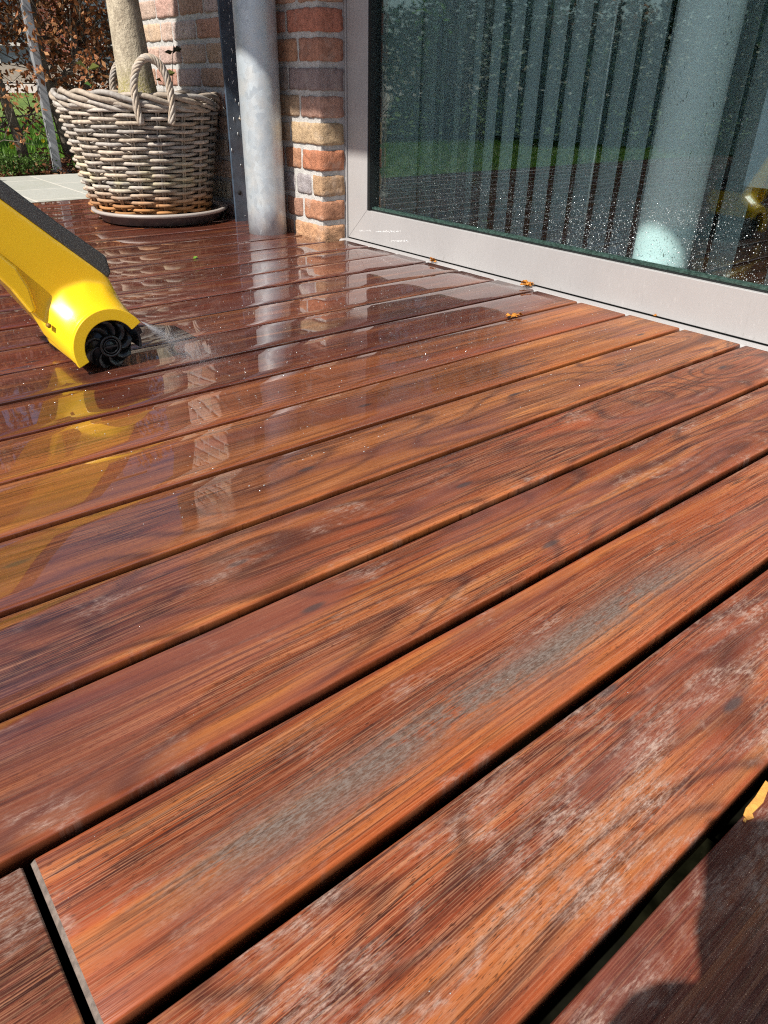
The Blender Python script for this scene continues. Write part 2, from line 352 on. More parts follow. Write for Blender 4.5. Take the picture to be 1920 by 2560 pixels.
def put_board(k, x0, x1, wd=0.138, yc=None, zoff=None, par=None, ch=0.0018):
    o = bpy.data.objects.new("board", board_mesh(x0, x1, wd, ch=ch)); COL.objects.link(o); o.parent = deck
    yc = (Y0 - P0 * k - wd / 2) if yc is None else yc
    o.location = (0, yc, rb.uniform(-0.0007, 0.0007) if zoff is None else zoff)
    if par is None: par = BC.get(k)
    if par is None:
        g = rb.uniform(0.7, 1.2); par = ((0.22 * g, 0.058 * g, 0.028 * g), 0.0 if k < 0 else rb.uniform(0.3, 0.9), rb.uniform(0.2, 0.8), rb.uniform(0.0, 0.6), 0, 0)
    o.color = (*par[0], 1); o["seed"] = rb.uniform(0, 9) + k; o["grey"] = float(par[1]); o["dark"] = float(par[2]); o["cath"] = float(par[3])
    o["streak_y"] = float(par[4]); o["streak"] = float(par[5])
    return o
for k in range(-15, 24):
    yfar = Y0 - P0 * k; x1 = 1.605 if yfar < 2.26 else 1.530
    if k == 7:
        put_board(k, -0.0050 - 1.2, -0.0005, par=((0.27, 0.085, 0.045), 1.0, 0.3, 0.1, 0, 0)); put_board(k, 0.0048, x1, zoff=0.0004, ch=0.0035, par=((0.33, 0.082, 0.024), 0.20, 0.3, 0.15, -0.016, 1.0)); put_board(k, -3.4, -1.212)
    else:
        j = -1.15 - 1.3 * rb.random()
        put_board(k, j, x1); put_board(k, -3.4, j - 0.006)
b = MB()
for X in [-3.2 + 0.45 * i for i in range(11)]:
    b.box(X - 0.03, X + 0.03, -2.1, 3.68, -0.12, -0.0275)
for X in (-3.39, 1.50): b.box(X, X + 0.03, -2.1, 3.68, -0.12, -0.0275)
b.build("joists", simple("joist_wood", (0.006, 0.006, 0.003), 1.0, var=0.6, scale=30, spec=0.0), deck)

# ------------------------------------------------------------------ brick wall and pier
def brick_mat():
    t = NT("brick"); P = t.pos(); c = t.attr("col")
    n = t.noise(P, 55, 5, 0.7); n2 = t.noise(P, 260, 3, 0.7); n3 = t.noise(P, 16, 3, 0.6)
    x, y, z = t.sep(P)
    dr = t.noise(t.comb(t.math('MULTIPLY', y, 300), t.math('MULTIPLY', x, 300), t.math('MULTIPLY', z, 40)), 1, 2, 0.6)
    c = t.mix(1.0, t.mix(0.26, c, (0.50, 0.40, 0.34)), (1.20, 1.15, 1.10), 'MULTIPLY')
    c2 = t.mix(t.math('MULTIPLY', t.step(n, 0.38, 0.66), 0.62), c, t.mix(0.55, c, (0.07, 0.035, 0.025)))
    c2 = t.mix(t.math('MULTIPLY', t.step(n3, 0.52, 0.72), 0.35), c2, (0.52, 0.44, 0.38))
    c2 = t.mix(t.math('MULTIPLY', t.step(n2, 0.55, 0.8), 0.30), c2, (0.06, 0.05, 0.045))
    h = t.math('ADD', t.math('ADD', n, t.math('MULTIPLY', n2, 0.5)), t.math('MULTIPLY', dr, 0.35))
    return t.pbr(col=c2, rough=0.9, normal=t.bump(h, 1.0, 0.010), spec=0.2)
def mortar_mat():
    t = NT("mortar"); P = t.pos(); n = t.noise(P, 70, 5, 0.75); n2 = t.noise(P, 400, 2, 0.6)
    return t.pbr(col=t.mix(t.step(n, 0.3, 0.7), (0.40, 0.39, 0.37), (0.60, 0.58, 0.55)), rough=0.92, normal=t.bump(t.math('ADD', n, n2), 0.8, 0.004))
BRICK, MORTAR = brick_mat(), mortar_mat()
def rough_brick(b, x0, x1, y0, y1, z0, z1, col, nx=6, ny=12, nz=7, amp=0.0016, rnd=0.006):
    vs = {}; out = []; fs = []
    N = (nx, ny, nz); sd = random.uniform(0, 99)
    cx, cy, cz = (x0 + x1) / 2, (y0 + y1) / 2, (z0 + z1) / 2
    hx, hy, hz = (x1 - x0) / 2, (y1 - y0) / 2, (z1 - z0) / 2
    def V(i, j, k):
        if (i, j, k) in vs: return vs[(i, j, k)]
        p = Vector(((2 * i / nx - 1) * hx, (2 * j / ny - 1) * hy, (2 * k / nz - 1) * hz))
        q = Vector((max(-hx + rnd, min(hx - rnd, p.x)), max(-hy + rnd, min(hy - rnd, p.y)), max(-hz + rnd, min(hz - rnd, p.z))))
        d = p - q
        if d.length > 1e-6: p = q + d.normalized() * rnd
        s = Vector((p.x + cx, p.y + cy, p.z + cz))
        nz_ = mnoise.noise_vector(s * 38 + Vector((sd, 0, 0))) * amp + mnoise.noise_vector(s * 110 + Vector((sd, 0, 0))) * amp * 0.7
        vs[(i, j, k)] = len(out); out.append(s + nz_); return vs[(i, j, k)]
    for i in range(nx):
        for j in range(ny):
            fs.append((V(i, j, 0), V(i, j + 1, 0), V(i + 1, j + 1, 0), V(i + 1, j, 0))); fs.append((V(i, j, nz), V(i + 1, j, nz), V(i + 1, j + 1, nz), V(i, j + 1, nz)))
    for i in range(nx):
        for k in range(nz):
            fs.append((V(i, 0, k), V(i + 1, 0, k), V(i + 1, 0, k + 1), V(i, 0, k + 1))); fs.append((V(i, ny, k), V(i, ny, k + 1), V(i + 1, ny, k + 1), V(i + 1, ny, k)))
    for j in range(ny):
        for k in range(nz):
            fs.append((V(0, j, k), V(0, j, k + 1), V(0, j + 1, k + 1), V(0, j + 1, k))); fs.append((V(nx, j, k), V(nx, j + 1, k), V(nx, j + 1, k + 1), V(nx, j, k + 1)))
    b.add(out, fs, col, True)
wall = thing("brick_wall", "weathered red and buff brick wall ending in a narrow pier beside the glass door", "wall", (1.54, 2.24, 0))
PAL = [(0.52, 0.32, 0.23), (0.46, 0.26, 0.19), (0.58, 0.42, 0.31), (0.60, 0.50, 0.41), (0.50, 0.41, 0.35), (0.54, 0.38, 0.30), (0.42, 0.24, 0.18), (0.62, 0.53, 0.44)]
CORNER = [(0.50, 0.27, 0.12), (0.46, 0.18, 0.075), (0.40, 0.24, 0.11), (0.44, 0.13, 0.045), (0.50, 0.38, 0.20), (0.50, 0.25, 0.19), (0.27, 0.23, 0.24), (0.44, 0.17, 0.11), (0.46, 0.16, 0.09)]
LEFTOF = [(0.40, 0.19, 0.10), (0.34, 0.15, 0.08), (0.33, 0.33, 0.34), (0.42, 0.15, 0.07), (0.38, 0.28, 0.16), (0.34, 0.26, 0.16), (0.27, 0.23, 0.24), (0.42, 0.19, 0.10), (0.42, 0.20, 0.13)]
bb = MB(); rw = random.Random(5)
for k in range(31):
    zt = 0.045 + 0.0805 * k; z1 = zt; z0 = zt - 0.066
    y = 2.24
    first = True
    while y < 3.74:
        if first: L = 0.058 if k == 2 else (0.185 if k % 2 == 0 else 0.118)
        elif y < 2.34: L = 0.095
        else: L = rw.choice((0.205, 0.205, 0.2, 0.1))
        if k == 2 and not first and y < 2.32: L = 0.09
        y1 = min(y + L, 3.745)
        if first: col = CORNER[k] if k < 9 else rw.choice(PAL)
        elif y < 2.5 and k < 9: col = LEFTOF[k]
        else: col = rw.choice(PAL)
        j = rw.uniform(-0.002, 0.002)
        if y1 - y > 0.03:
            rough_brick(bb, 1.540 + (0 if first else j), 1.640 if first else 1.62, y + (0 if first else 0), y1, z0 + rw.uniform(-.0015, .0015), z1 + rw.uniform(-.0015, .0015), tuple(c * rw.uniform(0.9, 1.1) for c in col), rnd=0.0065 if first else 0.008, amp=0.0032)
        y = y1 + 0.013; first = False
bb.build("bricks", BRICK, wall, loc=(-1.54, -2.24, 0))
b = MB(); b.box(1.5462, 1.655, 2.247, 3.737, -0.1, 2.52); b.box(1.655, 1.86, 2.262, 3.737, -0.1, 2.52)
b.build("mortar_joints", MORTAR, wall, loc=(-1.54, -2.24, 0))

# ------------------------------------------------------------------ canopy (casts the shade on the upper wall)
can = thing("canopy_roof", "flat canopy roof over the deck, above the glass door", "canopy", (0, 0, 2.3))
WHITEP = simple("painted_soffit", (0.28, 0.28, 0.29), 0.6, var=0.05)
ANTH = simple("anthracite_paint", (0.055, 0.078, 0.110), 0.35, var=0.25, scale=25, bump=0.05)
b = MB(); b.box(-0.15, 1.86, 0.30, 2.90, 2.325, 2.42); b.build("soffit_board", WHITEP, can, loc=(0, 0, -2.3))
b = MB(); b.box(-0.20, -0.15, 0.25, 2.95, 2.31, 2.50); b.box(-0.15, 1.86, 2.90, 2.95, 2.312, 2.50); b.box(-0.15, 1.86, 0.25, 0.30, 2.312, 2.50); b.build("fascia", ANTH, can, loc=(0, 0, -2.3))
b = MB(); b.box(-0.15, 1.86, 0.30, 2.90, 2.422, 2.49); b.build("roofing", simple("roof_felt", (0.05, 0.05, 0.05), 0.9), can, loc=(0, 0, -2.3))
b = MB(); b.box(1.66, 1.86, -2.6, 2.26, 2.14, 2.322); tag(b.build("lintel", MORTAR), "plain rendered lintel above the sliding glass door", "lintel")

# ------------------------------------------------------------------ galvanised pipe, steel column, post
def galv_mat():
    t = NT("galvanised_zinc"); P = t.obj()
    v = t.n("ShaderNodeTexVoronoi", {"Vector": t.vmath('MULTIPLY', P, (1, 1, 0.7)), "Scale": 62.0}, feature='F1').outputs["Color"]
    vr = t.sep(v)[0]; n = t.noise(P, 16, 4, 0.6); n2 = t.noise(P, 120, 3, 0.7)
    c = t.mix(vr, (0.47, 0.525, 0.57), (0.55, 0.61, 0.65)); c = t.mix(t.step(n, 0.4, 0.7), c, (0.58, 0.60, 0.60)); c = t.mix(t.math('MULTIPLY', t.step(n2, 0.6, 0.8), 0.4), c, (0.75, 0.77, 0.78))
    return t.pbr(col=c, rough=t.math('MULTIPLY_ADD', vr, 0.10, 0.40), metal=0.5, normal=t.bump(t.math('ADD', n, vr), 0.12, 0.002))
GALV = galv_mat()
b = MB(); b.tube([(0, 0, -0.02)] + [(0, 0, 0.1 * i) for i in range(1, 24)], 0.0695, 48)
pipe = b.build("downpipe", GALV, loc=(1.452, 2.474, 0.0)); tag(pipe, "thick galvanised steel downpipe standing on the deck against the brick wall", "pipe")
col = thing("steel_column", "dark blue grey painted steel column between the wicker basket and the galvanised pipe", "column", (1.50, 2.76, 0))
b = MB(); b.box(-0.026, 0.032, -0.006, 0.004, -0.02, 2.3); b.box(0.022, 0.032, 0.004, 0.06, -0.02, 2.3)
bevel(b.build("steel_section", ANTH, col), 0.0015)
b = MB(); b.tube([(0.022, -0.006, 0.362), (0.022, -0.013, 0.362)], 0.0055, 6); b.build("bolt", simple("zinc_bolt", (0.5, 0.45, 0.38), 0.35, 0.8), col)
b = MB(); b.tube([(-0.002, -0.0058, 0.105), (-0.002, -0.0072, 0.105)], 0.0085, 20); b.build("bolt_hole", simple("hole_black", (0.004, 0.004, 0.004), 0.9), col)
rng = random.Random(3); b = MB()
for _ in range(34):
    X = rng.uniform(-0.024, 0.03); Z = rng.uniform(0.3, 0.8) if rng.random() < .7 else rng.uniform(0, .8); L = rng.uniform(0.002, 0.012)
    b.tube([(X, -0.0065, Z), (X, -0.007, Z + L)], [0.0008, 0.0013], 5)
b.build("reflection_flecks", simple("reflection_pale", (0.6, 0.62, 0.62), 0.5), col)  # pale flecks modelled in place of reflections on the dark steel
post = thing("fence_post", "square grey metal post on a base plate between paving and hedge", "post", (1.497, 5.03, -0.012))
b = MB(); b.box(-0.022, 0.022, -0.022, 0.022, 0.006, 2.1); bevel(b.build("post_tube", simple("weathered_zinc", (0.34, 0.35, 0.37), 0.45, 0.3, var=0.12, scale=12), post), 0.004)
b = MB(); b.box(-0.065, 0.065, -0.05, 0.05, 0.0, 0.006); b.build("base_plate", simple("plate_steel", (0.10, 0.11, 0.12), 0.5, 0.5), post)
BST = simple("bolt_steel", (0.3, 0.3, 0.3), 0.4, 0.8)
for sx in (-1, 1):
    for sy_ in (-1, 1): b = MB(); b.tube([(0.05 * sx, 0.036 * sy_, 0.006), (0.05 * sx, 0.036 * sy_, 0.016)], 0.006, 6); b.build("anchor_bolt", BST, post)

# ------------------------------------------------------------------ sliding glass door
door = thing("glass_door", "large sliding glass door in a pale grey aluminium frame", "door", (1.65, 2.236, 0))
DL = (-1.65, -2.236, 0)
def alu_mat():
    t = NT("powder_coated_aluminium"); P = t.pos(); n = t.noise(P, 700, 2, 0.6); n2 = t.noise(P, 5, 3, 0.5); z_ = t.sep(P)[2]; n4 = t.noise(t.vmath('MULTIPLY', P, (1, 1, 0.25)), 150, 4, 0.7)
    c = t.mix(t.step(n2, 0.3, 0.7), (0.375, 0.362, 0.360), (0.405, 0.392, 0.388))
    c = t.mix(t.math('MULTIPLY', t.step(n4, 0.56, 0.74), t.math('MULTIPLY_ADD', t.step(z_, 0.03, 0.0), 0.35, 0.16)), c, (0.20, 0.185, 0.165))
    c = t.mix(t.math('MULTIPLY', t.step(n4, 0.40, 0.30), 0.22), c, (0.62, 0.61, 0.60))
    return t.pbr(col=c, rough=0.38, metal=0.12, normal=t.bump(n, 0.10, 0.0006), spec=0.4)
ALU = alu_mat()
ZB, ZT, YL, YI = 0.0005, 0.1035, 2.236, 2.127
b = MB(); b.prism([(YL - 0.0006, ZB), (YI - 0.0006, ZT), (-2.5, ZT), (-2.5, ZB)], 'x', 1.65, 1.73); bevel(b.build("bottom_rail", ALU, door, loc=DL, fix=True), 0.0012)
b = MB(); b.prism([(YL, ZB), (YL, 2.14), (YI, 2.14), (YI, ZT)], 'x', 1.65, 1.73); bevel(b.build("side_stile", ALU, door, loc=DL, fix=True), 0.0012)
b = MB(); b.prism([(2.262, -0.03), (2.262, 2.14), (2.2385, 2.14), (2.2385, -0.03)], 'x', 1.645, 1.72); b.box(1.622, 1.6445, 2.246, 2.256, -0.03, 2.14)
bevel(b.build("outer_frame", ALU, door, loc=DL, fix=True), 0.001)
b = MB(); b.prism([(1.607, -0.034), (1.607, -0.007), (1.613, -0.002), (1.640, -0.0012), (1.6470, -0.0022), (1.6470, -0.034)], 'y', -2.5, 2.236); bevel(b.build("threshold", ALU, door, loc=DL, fix=True), 0.001)
GASK = simple("black_rubber", (0.008, 0.010, 0.010), 0.45)
b = MB(); b.box(1.653, 1.70, YI - 0.012, YI - 0.0005, ZT + 0.0005, 2.14); b.box(1.662, 1.70, -2.5, YI - 0.0125, ZT + 0.0005, ZT + 0.0045); b.box(1.6535, 1.72, -2.5, 2.236, -0.012, 0.0003)
b.build("gasket", GASK, door, loc=DL)
b = MB(); b.box(1.664, 1.671, -2.5, YI - 0.0125, ZT + 0.005, ZT + 0.010); b.box(1.673, 1.676, -2.5, YI - 0.0125, ZT + 0.005, ZT + 0.013)
b.build("glass_edge", simple("green_glass_edge", (0.035, 0.065, 0.055), 0.2, var=0.5, scale=120), door, loc=DL)
def glass_mat():
    t = NT("door_glass")
    ge = t.n("ShaderNodeNewGeometry").outputs
    ct = t.math('ABSOLUTE', t.n("ShaderNodeVectorMath", {0: ge["Normal"], 1: ge["Incoming"]}, operation='DOT_PRODUCT').outputs["Value"])
    fr = t.math('MULTIPLY_ADD', t.math('POWER', t.math('SUBTRACT', 1.0, ct), 5.0), 0.957, 0.043)
    f = t.math('MULTIPLY', fr, 2.4, clamp=True)
    tr = t.n("ShaderNodeBsdfTransparent", {0: (0.865, 0.955, 0.955, 1)})
    gl = t.n("ShaderNodeBsdfGlossy", {"Color": (0.86, 0.95, 0.92, 1), "Roughness": 0.004})
    mx = t.n("ShaderNodeMixShader", {0: f, 1: tr.outputs[0], 2: gl.outputs[0]})
    # faint dried film of water spots near the bottom
    P = t.pos(); x, y, z = t.sep(P)
    n = t.noise(P, 330, 3, 0.7); n2 = t.noise(P, 6, 2)
    m_ = t.math('MULTIPLY', t.math('MULTIPLY', t.step(n, 0.60, 0.78), t.step(z, 0.5, 0.12)), t.math('MULTIPLY', t.step(n2, 0.3, 0.65), 0.20))
    df = t.n("ShaderNodeBsdfDiffuse", {0: (0.8, 0.84, 0.83, 1)})
    mx2 = t.n("ShaderNodeMixShader", {0: m_, 1: mx.outputs[0], 2: df.outputs[0]})
    t.t.links.new(mx2.outputs[0], t.out.inputs[0]); return t.m
b = MB(); b.box(1.674, 1.684, -2.5, YI - 0.001, ZT + 0.002, 2.14); b.build("glass_pane", glass_mat(), door, loc=DL)

# water drops sitting on the glass
def drop_mat():
    t = NT("water_drop")
    g = t.n("ShaderNodeBsdfGlossy", {"Color": (0.95, 0.97, 1, 1), "Roughness": 0.12}); tr = t.n("ShaderNodeBsdfTransparent", {0: (0.85, 0.9, 0.9, 1)}); d = t.n("ShaderNodeBsdfDiffuse", {0: (0.85, 0.88, 0.88, 1)})
    m1 = t.n("ShaderNodeMixShader", {0: 0.30, 1: tr.outputs[0], 2: g.outputs[0]}); m2 = t.n("ShaderNodeMixShader", {0: 0.30, 1: m1.outputs[0], 2: d.outputs[0]})
    t.t.links.new(m2.outputs[0], t.out.inputs[0]); return t.m
DROP = drop_mat()
ICO = [(0, 0, 1), (0.89, 0, 0.45), (0.28, 0.85, 0.45), (-0.72, 0.53, 0.45), (-0.72, -0.53, 0.45), (0.28, -0.85, 0.45), (0.72, 0.53, -0.45), (-0.28, 0.85, -0.45), (-0.89, 0, -0.45), (-0.28, -0.85, -0.45), (0.72, -0.53, -0.45), (0, 0, -1)]
ICF = [(0, 1, 2), (0, 2, 3), (0, 3, 4), (0, 4, 5), (0, 5, 1), (1, 6, 2), (2, 7, 3), (3, 8, 4), (4, 9, 5), (5, 10, 1), (6, 7, 2), (7, 8, 3), (8, 9, 4), (9, 10, 5), (10, 6, 1), (11, 7, 6), (11, 8, 7), (11, 9, 8), (11, 10, 9), (11, 6, 10)]
b = MB(); rd = random.Random(21)
def blob(b, p, s):
    b.add([(p[0] + v[0] * s[0], p[1] + v[1] * s[1], p[2] + v[2] * s[2]) for v in ICO], ICF, (1, 1, 1), True)
n = 0
while n < 8000:
    y = rd.uniform(0.2, 2.11); z = ZT + 0.012 + abs(rd.gauss(0, 0.13)) ** 1.0
    dens = 0.10 + 0.9 * sm(2.0, 1.35, y) if z < 0.5 else 0.05
    if rd.random() > dens: continue
    if mnoise.noise(Vector((y * 7, z * 9, 0))) < -0.25 and rd.random() < 0.7: continue
    r = rd.choice((0.0003, 0.0004, 0.0006, 0.0009)) * rd.uniform(0.7, 1.25) * (1.25 if y < 1.3 else 0.9)
    blob(b, (1.6738, y, z), (r * 0.5, r, r * rd.uniform(1.0, 1.4))); n += 1
tag(b.build("water_drops", DROP), "fine water drops spattered over the lower glass", "drops", kind='stuff')

# ------------------------------------------------------------------ room behind the glass
INT = simple("interior_plaster", (0.78, 0.80, 0.80), 0.8, var=0.05); DARKF = simple("dark_floor", (0.26, 0.18, 0.13), 0.35, var=0.3, scale=8)
b = MB(); b.box(1.735, 5.4, -4.0, 2.26, -0.12, -0.002); tag(b.build("interior_floor", DARKF), kind='structure')
b = MB(); b.box(5.4, 5.5, -4.0, 2.26, -0.1, 1.3); b.box(5.4, 5.5, -4.0, 2.26, 2.3, 2.6); b.box(1.863, 5.4, 2.263, 2.36, -0.1, 2.6); b.box(3.0, 3.1, -3.9, 2.26, 0.0, 2.45); tag(b.build("interior_wall_and_bounce", INT), kind='structure')  # far wall left open and unseen partition added to light blinds and column
b = MB(); b.box(1.863, 2.0, -4.0, 2.36, 2.503, 2.6); b.box(5.2, 5.5, -4.0, 2.36, 2.603, 2.7); tag(b.build("interior_ceiling_opened", INT), kind='structure')  # middle left open, a made-up roof opening that lets sun and sky in
# back curtain / low cabinet shapes deeper in the room
PANEL = simple("teal_grey_panel", (0.30, 0.36, 0.37), 0.6, var=0.08, scale=3)
cab = thing("wall_cabinet", "dim grey panelled cabinet behind the vertical blinds", "cabinet", (2.25, 1.2, 0.32))
b = MB(); b.box(0, 0.30, -2.2, 0.95, 0.005, 1.3); b.build("cabinet_body", PANEL, cab)
b = MB()
for z in (0.265, 0.60): b.box(-0.012, -0.001, -0.16, 0.24, z, z + 0.006)
for y in (-0.16, 0.236): b.box(-0.012, -0.001, y, y + 0.005, 0.272, 0.598)
b.build("drawer_gaps", GASK, cab)
b = MB(); b.box(0.02, 0.28, -2.18, 0.93, -0.32, 0.003); b.build("dark_filler", GASK, cab)  # black box added to keep the space below the cabinet dark
def slat_mat():
    t = NT("blind_fabric"); P = t.pos(); n = t.noise(P, 500, 2)
    c = t.mix(n, (0.68, 0.72, 0.73), (0.76, 0.80, 0.80))
    d = t.n("ShaderNodeBsdfDiffuse", {0: c}); tr = t.n("ShaderNodeBsdfTranslucent", {0: c})
    mx = t.n("ShaderNodeMixShader", {0: 0.45, 1: d.outputs[0], 2: tr.outputs[0]}); t.t.links.new(mx.outputs[0], t.out.inputs[0]); return t.m
SLAT = slat_mat()
bl = thing("vertical_blinds", "row of pale grey vertical blind slats hanging inside the glass door", "blinds", (1.92, 0.9, 0))
b = MB(); b.box(-0.02, 0.02, -1.6, 1.25, 2.05, 2.09); b.build("head_rail", ALU, bl)
slats = [(2.14 - 0.9, 8, 0.10)] + [(1.985 - 0.9 - 0.079 * i, max(21, 36 - 3.0 * (i + 1)) + 2.0 * math.sin(i * 1.7), 0.089) for i in range(-1, 14)] + [(0.80 - 0.9 - 0.085 * i, 25, 0.089) for i in range(9)]
for (yc, ang, wd) in slats:
    b = MB(); th = 0.0012; nseg = 6; vs = []; fs = []
    for i in range(nseg + 1):
        u = (i / nseg - 0.5) * wd; bow = 0.006 * (1 - (2 * i / nseg - 1) ** 2)
        for z in (0.035, 2.05):
            vs.append((bow, u, z)); vs.append((bow + th, u, z))
    for i in range(nseg):
        a = i * 4; c_ = a + 4
        fs += [(a, a + 2, c_ + 2, c_), (a + 1, c_ + 1, c_ + 3, a + 3), (a, c_, c_ + 1, a + 1), (a + 2, a + 3, c_ + 3, c_ + 2)]
    fs += [(0, 1, 3, 2), (nseg * 4, nseg * 4 + 2, nseg * 4 + 3, nseg * 4 + 1)]
    b.add(vs, fs, smooth=False); o = b.build("slat", SLAT, bl, fix=True); o.location = (0, yc, 0); o.rotation_euler = (0, 0, R(-ang))
b = MB(); b.box(-0.165, -0.012, 1.262, 1.2635, 0.035, 2.05); b.build("slat", SLAT, bl)
b = MB(); b.tube([(-0.06, 1.36 - 0.9, z) for z in (2.05, 0.9, 0.36, 0.34, 0.14)], [0.0015, 0.0015, 0.0015, 0.003, 0.003], 6); b.build("pull_cord", simple("white_cord", (0.8, 0.8, 0.8), 0.4), bl)
def column_mat():
    t = NT("mouldy_white_paint"); P = t.pos(); x, y, z = t.sep(P)
    n = t.noise(t.vmath('MULTIPLY', P, (1, 1, 0.45)), 190, 4, 0.7); n2 = t.noise(t.vmath('MULTIPLY', P, (1, 1, 0.3)), 11, 3, 0.6)
    e = t.step(t.math('ABSOLUTE', t.math('SUBTRACT', y, 1.06)), 0.02, 0.08)
    m_ = t.math('MULTIPLY', t.step(n, 0.60, 0.66), t.step(t.math('ADD', n2, t.math('MULTIPLY', e, 0.12)), 0.52, 0.62))
    return t.pbr(col=t.mix(m_, (0.93, 0.94, 0.93), (0.06, 0.06, 0.04)), rough=0.5)
b = MB(); b.tube([(0, 0, 0)] + [(0, 0, 0.1 * i) for i in range(1, 26)], 0.071, 48)
tag(b.build("interior_column", column_mat(), loc=(1.80, 1.06, 0)), "round white column speckled with mould just behind the glass", "column")
b = MB(); b.box(0, 0.012, -0.45, 0, 0.0, 1.6); tag(bevel(b.build("pale_panel", simple("pale_blue_board", (0.55, 0.62, 0.66), 0.5, var=0.04), loc=(1.785, 0.882, 0.295)), 0.002), "pale blue board leaning inside the glass right of the white column", "board")

# ------------------------------------------------------------------ potted tree
BX, BY = 1.252, 3.045
bk = thing("wicker_basket", "large grey weathered wicker basket with two rope handles on a saucer", "basket", (BX, BY, 0.0))
def wicker_mat():
    t = NT("weathered_wicker"); P = t.obj(); x, y, z = t.sep(P); c = t.attr("col")
    n = t.noise(P, 70, 4, 0.7); n2 = t.noise(P, 12, 3, 0.6)
    c2 = t.mix(t.step(n, 0.3, 0.7), t.mix(0.45, c, (0.09, 0.065, 0.045)), c)
    low = t.math('MULTIPLY', t.step(t.math('ADD', z, t.math('MULTIPLY', n2, 0.05)), 0.17, 0.07), 0.9)
    c2 = t.mix(low, c2, t.mix(1.0, c, (0.85, 0.42, 0.14), 'MULTIPLY'))
    midy = t.math('MULTIPLY', t.math('MULTIPLY', t.step(z, 0.10, 0.16), t.step(z, 0.26, 0.18)), t.step(n2, 0.4, 0.65))
    c2 = t.mix(t.math('MULTIPLY', midy, 0.45), c2, (0.62, 0.56, 0.30))
    return t.pbr(col=c2, rough=0.75, normal=t.bump(t.noise(t.vmath('MULTIPLY', P, (1, 1, 5)), 120, 3), 0.3, 0.001), spec=0.2)
WICK = wicker_mat()
def BR(z): return 0.218 + (0.283 - 0.218) * sm(-0.25, 1.0, z / 0.40) * 1.0 if False else 0.216 + 0.070 * (z / 0.40)
NS = 17
def wcol(): g = random.uniform(0.75, 1.18); h = random.uniform(-0.03, 0.03); return (0.49 * g + h, 0.425 * g, 0.355 * g - h)
ROWS = 29; NSK = 18
b = MB()
for r_ in range(ROWS):
    z = 0.030 + 0.372 * r_ / (ROWS - 1); ph = math.pi * (r_ % 2); R0 = BR(z); M = NSK * 10
    tw = random.uniform(0, 6)
    # each row is several overlapping canes
    cuts = [int(M * q / 3 + random.uniform(-4, 4)) for q in range(3)]
    for q in range(3):
        a0 = cuts[q]; a1 = cuts[(q + 1) % 3] + (M if q == 2 else 0) + 7
        pts = []; rd_ = []
        for i in range(a0, a1):
            a = 2 * math.pi * i / M; s_ = math.cos(NSK / 2 * a + ph)
            s_ = math.copysign(abs(s_) ** 0.65, s_)
            rr = R0 + 0.0125 * s_
            pts.append((rr * math.cos(a), rr * math.sin(a), z + 0.0016 * math.sin(a * 3 + tw) + 0.002 * mnoise.noise(Vector((a * 5, r_ * 3.1, 0)))))
            rd_.append((0.0063 + 0.0009 * mnoise.noise(Vector((a * 3, r_ * 9.1, 5)))))
        b.tube(pts, rd_, 7, wcol())
b.build("woven_canes", WICK, bk)
b = MB()
for i in range(NSK):
    a = 2 * math.pi * (i) / NSK
    for da in (-0.022, 0.010):
        pts = [((BR(z)) * math.cos(a + da + 0.004 * math.sin(z * 40)), (BR(z)) * math.sin(a + da + 0.004 * math.sin(z * 40)), z) for z in [0.02 + 0.04 * k for k in range(11)]]
        b.tube(pts, 0.0036, 6, wcol())
b.build("stakes", WICK, bk)
b = MB()
for (rc, zc, am, n, tw_, rad) in ((0.291, 0.428, 0.0135, 3, 6, 0.0088), (0.289, 0.402, 0.010, 3, 7, 0.0074)):
    for k in range(n):
        M = 150; pts = []
        for i in range(M):
            a = 2 * math.pi * i / M; q = -tw_ * a + 2 * math.pi * k / n
            pts.append(((rc + am * math.cos(q)) * math.cos(a), (rc + am * math.cos(q)) * math.sin(a), zc + am * 0.95 * math.sin(q) + 0.005 * math.sin(2 * a + 1) + 0.007 * mnoise.noise(Vector((a * 2.5, k * 3, 0)))))
        b.tube(pts, rad, 8, wcol(), closed=True)
b.build("braided_rim", WICK, bk)
def handle(a0):
    b = MB(); W2 = 0.062; H = 0.108; rr = 0.298; M = 60
    tx, ty = -math.sin(a0), math.cos(a0)
    for k in range(6):
        pts = []; col_ = wcol()
        for i in range(M + 1):
            u = i / M; th = math.pi * (1.18 - 1.36 * u)
            cx_ = W2 * math.cos(th); cz = 0.440 + H * math.sin(th) * (1.0 if math.sin(th) > 0 else 1.6)
            # local frame
            tan = Vector((-math.sin(th) * W2, 0, math.cos(th) * H)).normalized(); nr = Vector((tan.z, 0, -tan.x)); bnr = Vector((0, 1, 0))
            q = 2 * math.pi * (k / 6 + u * 4.2); off = (nr * math.cos(q) + bnr * math.sin(q)) * 0.0085
            lx, ln, lz_ = cx_ + off.x, off.y, cz + off.z
            R_ = rr + ln
            pts.append((R_ * math.cos(a0) + lx * tx, R_ * math.sin(a0) + lx * ty, lz_))
        b.tube(pts, 0.0052, 7, col_)
    return b.build("handle", WICK, bk)
handle(math.atan2(-0.93, -0.20)); handle(math.atan2(0.95, 0.28))
b = MB(); b.tube([(0, 0, 0.03), (0, 0, 0.05), (0, 0, 0.43)], [0.19, 0.205, 0.268], 48, cap=False); b.tube([(0, 0, 0.43), (0, 0, 0.05)], [0.264, 0.200], 48, cap=False)
b.build("liner", simple("black_plastic_liner", (0.03, 0.032, 0.04), 0.35), bk)
b = MB(); b.tube([(0, 0, 0.36), (0, 0, 0.385)], [0.262, 0.258], 40); b.build("potting_soil", SOIL, bk)
sau = MB()
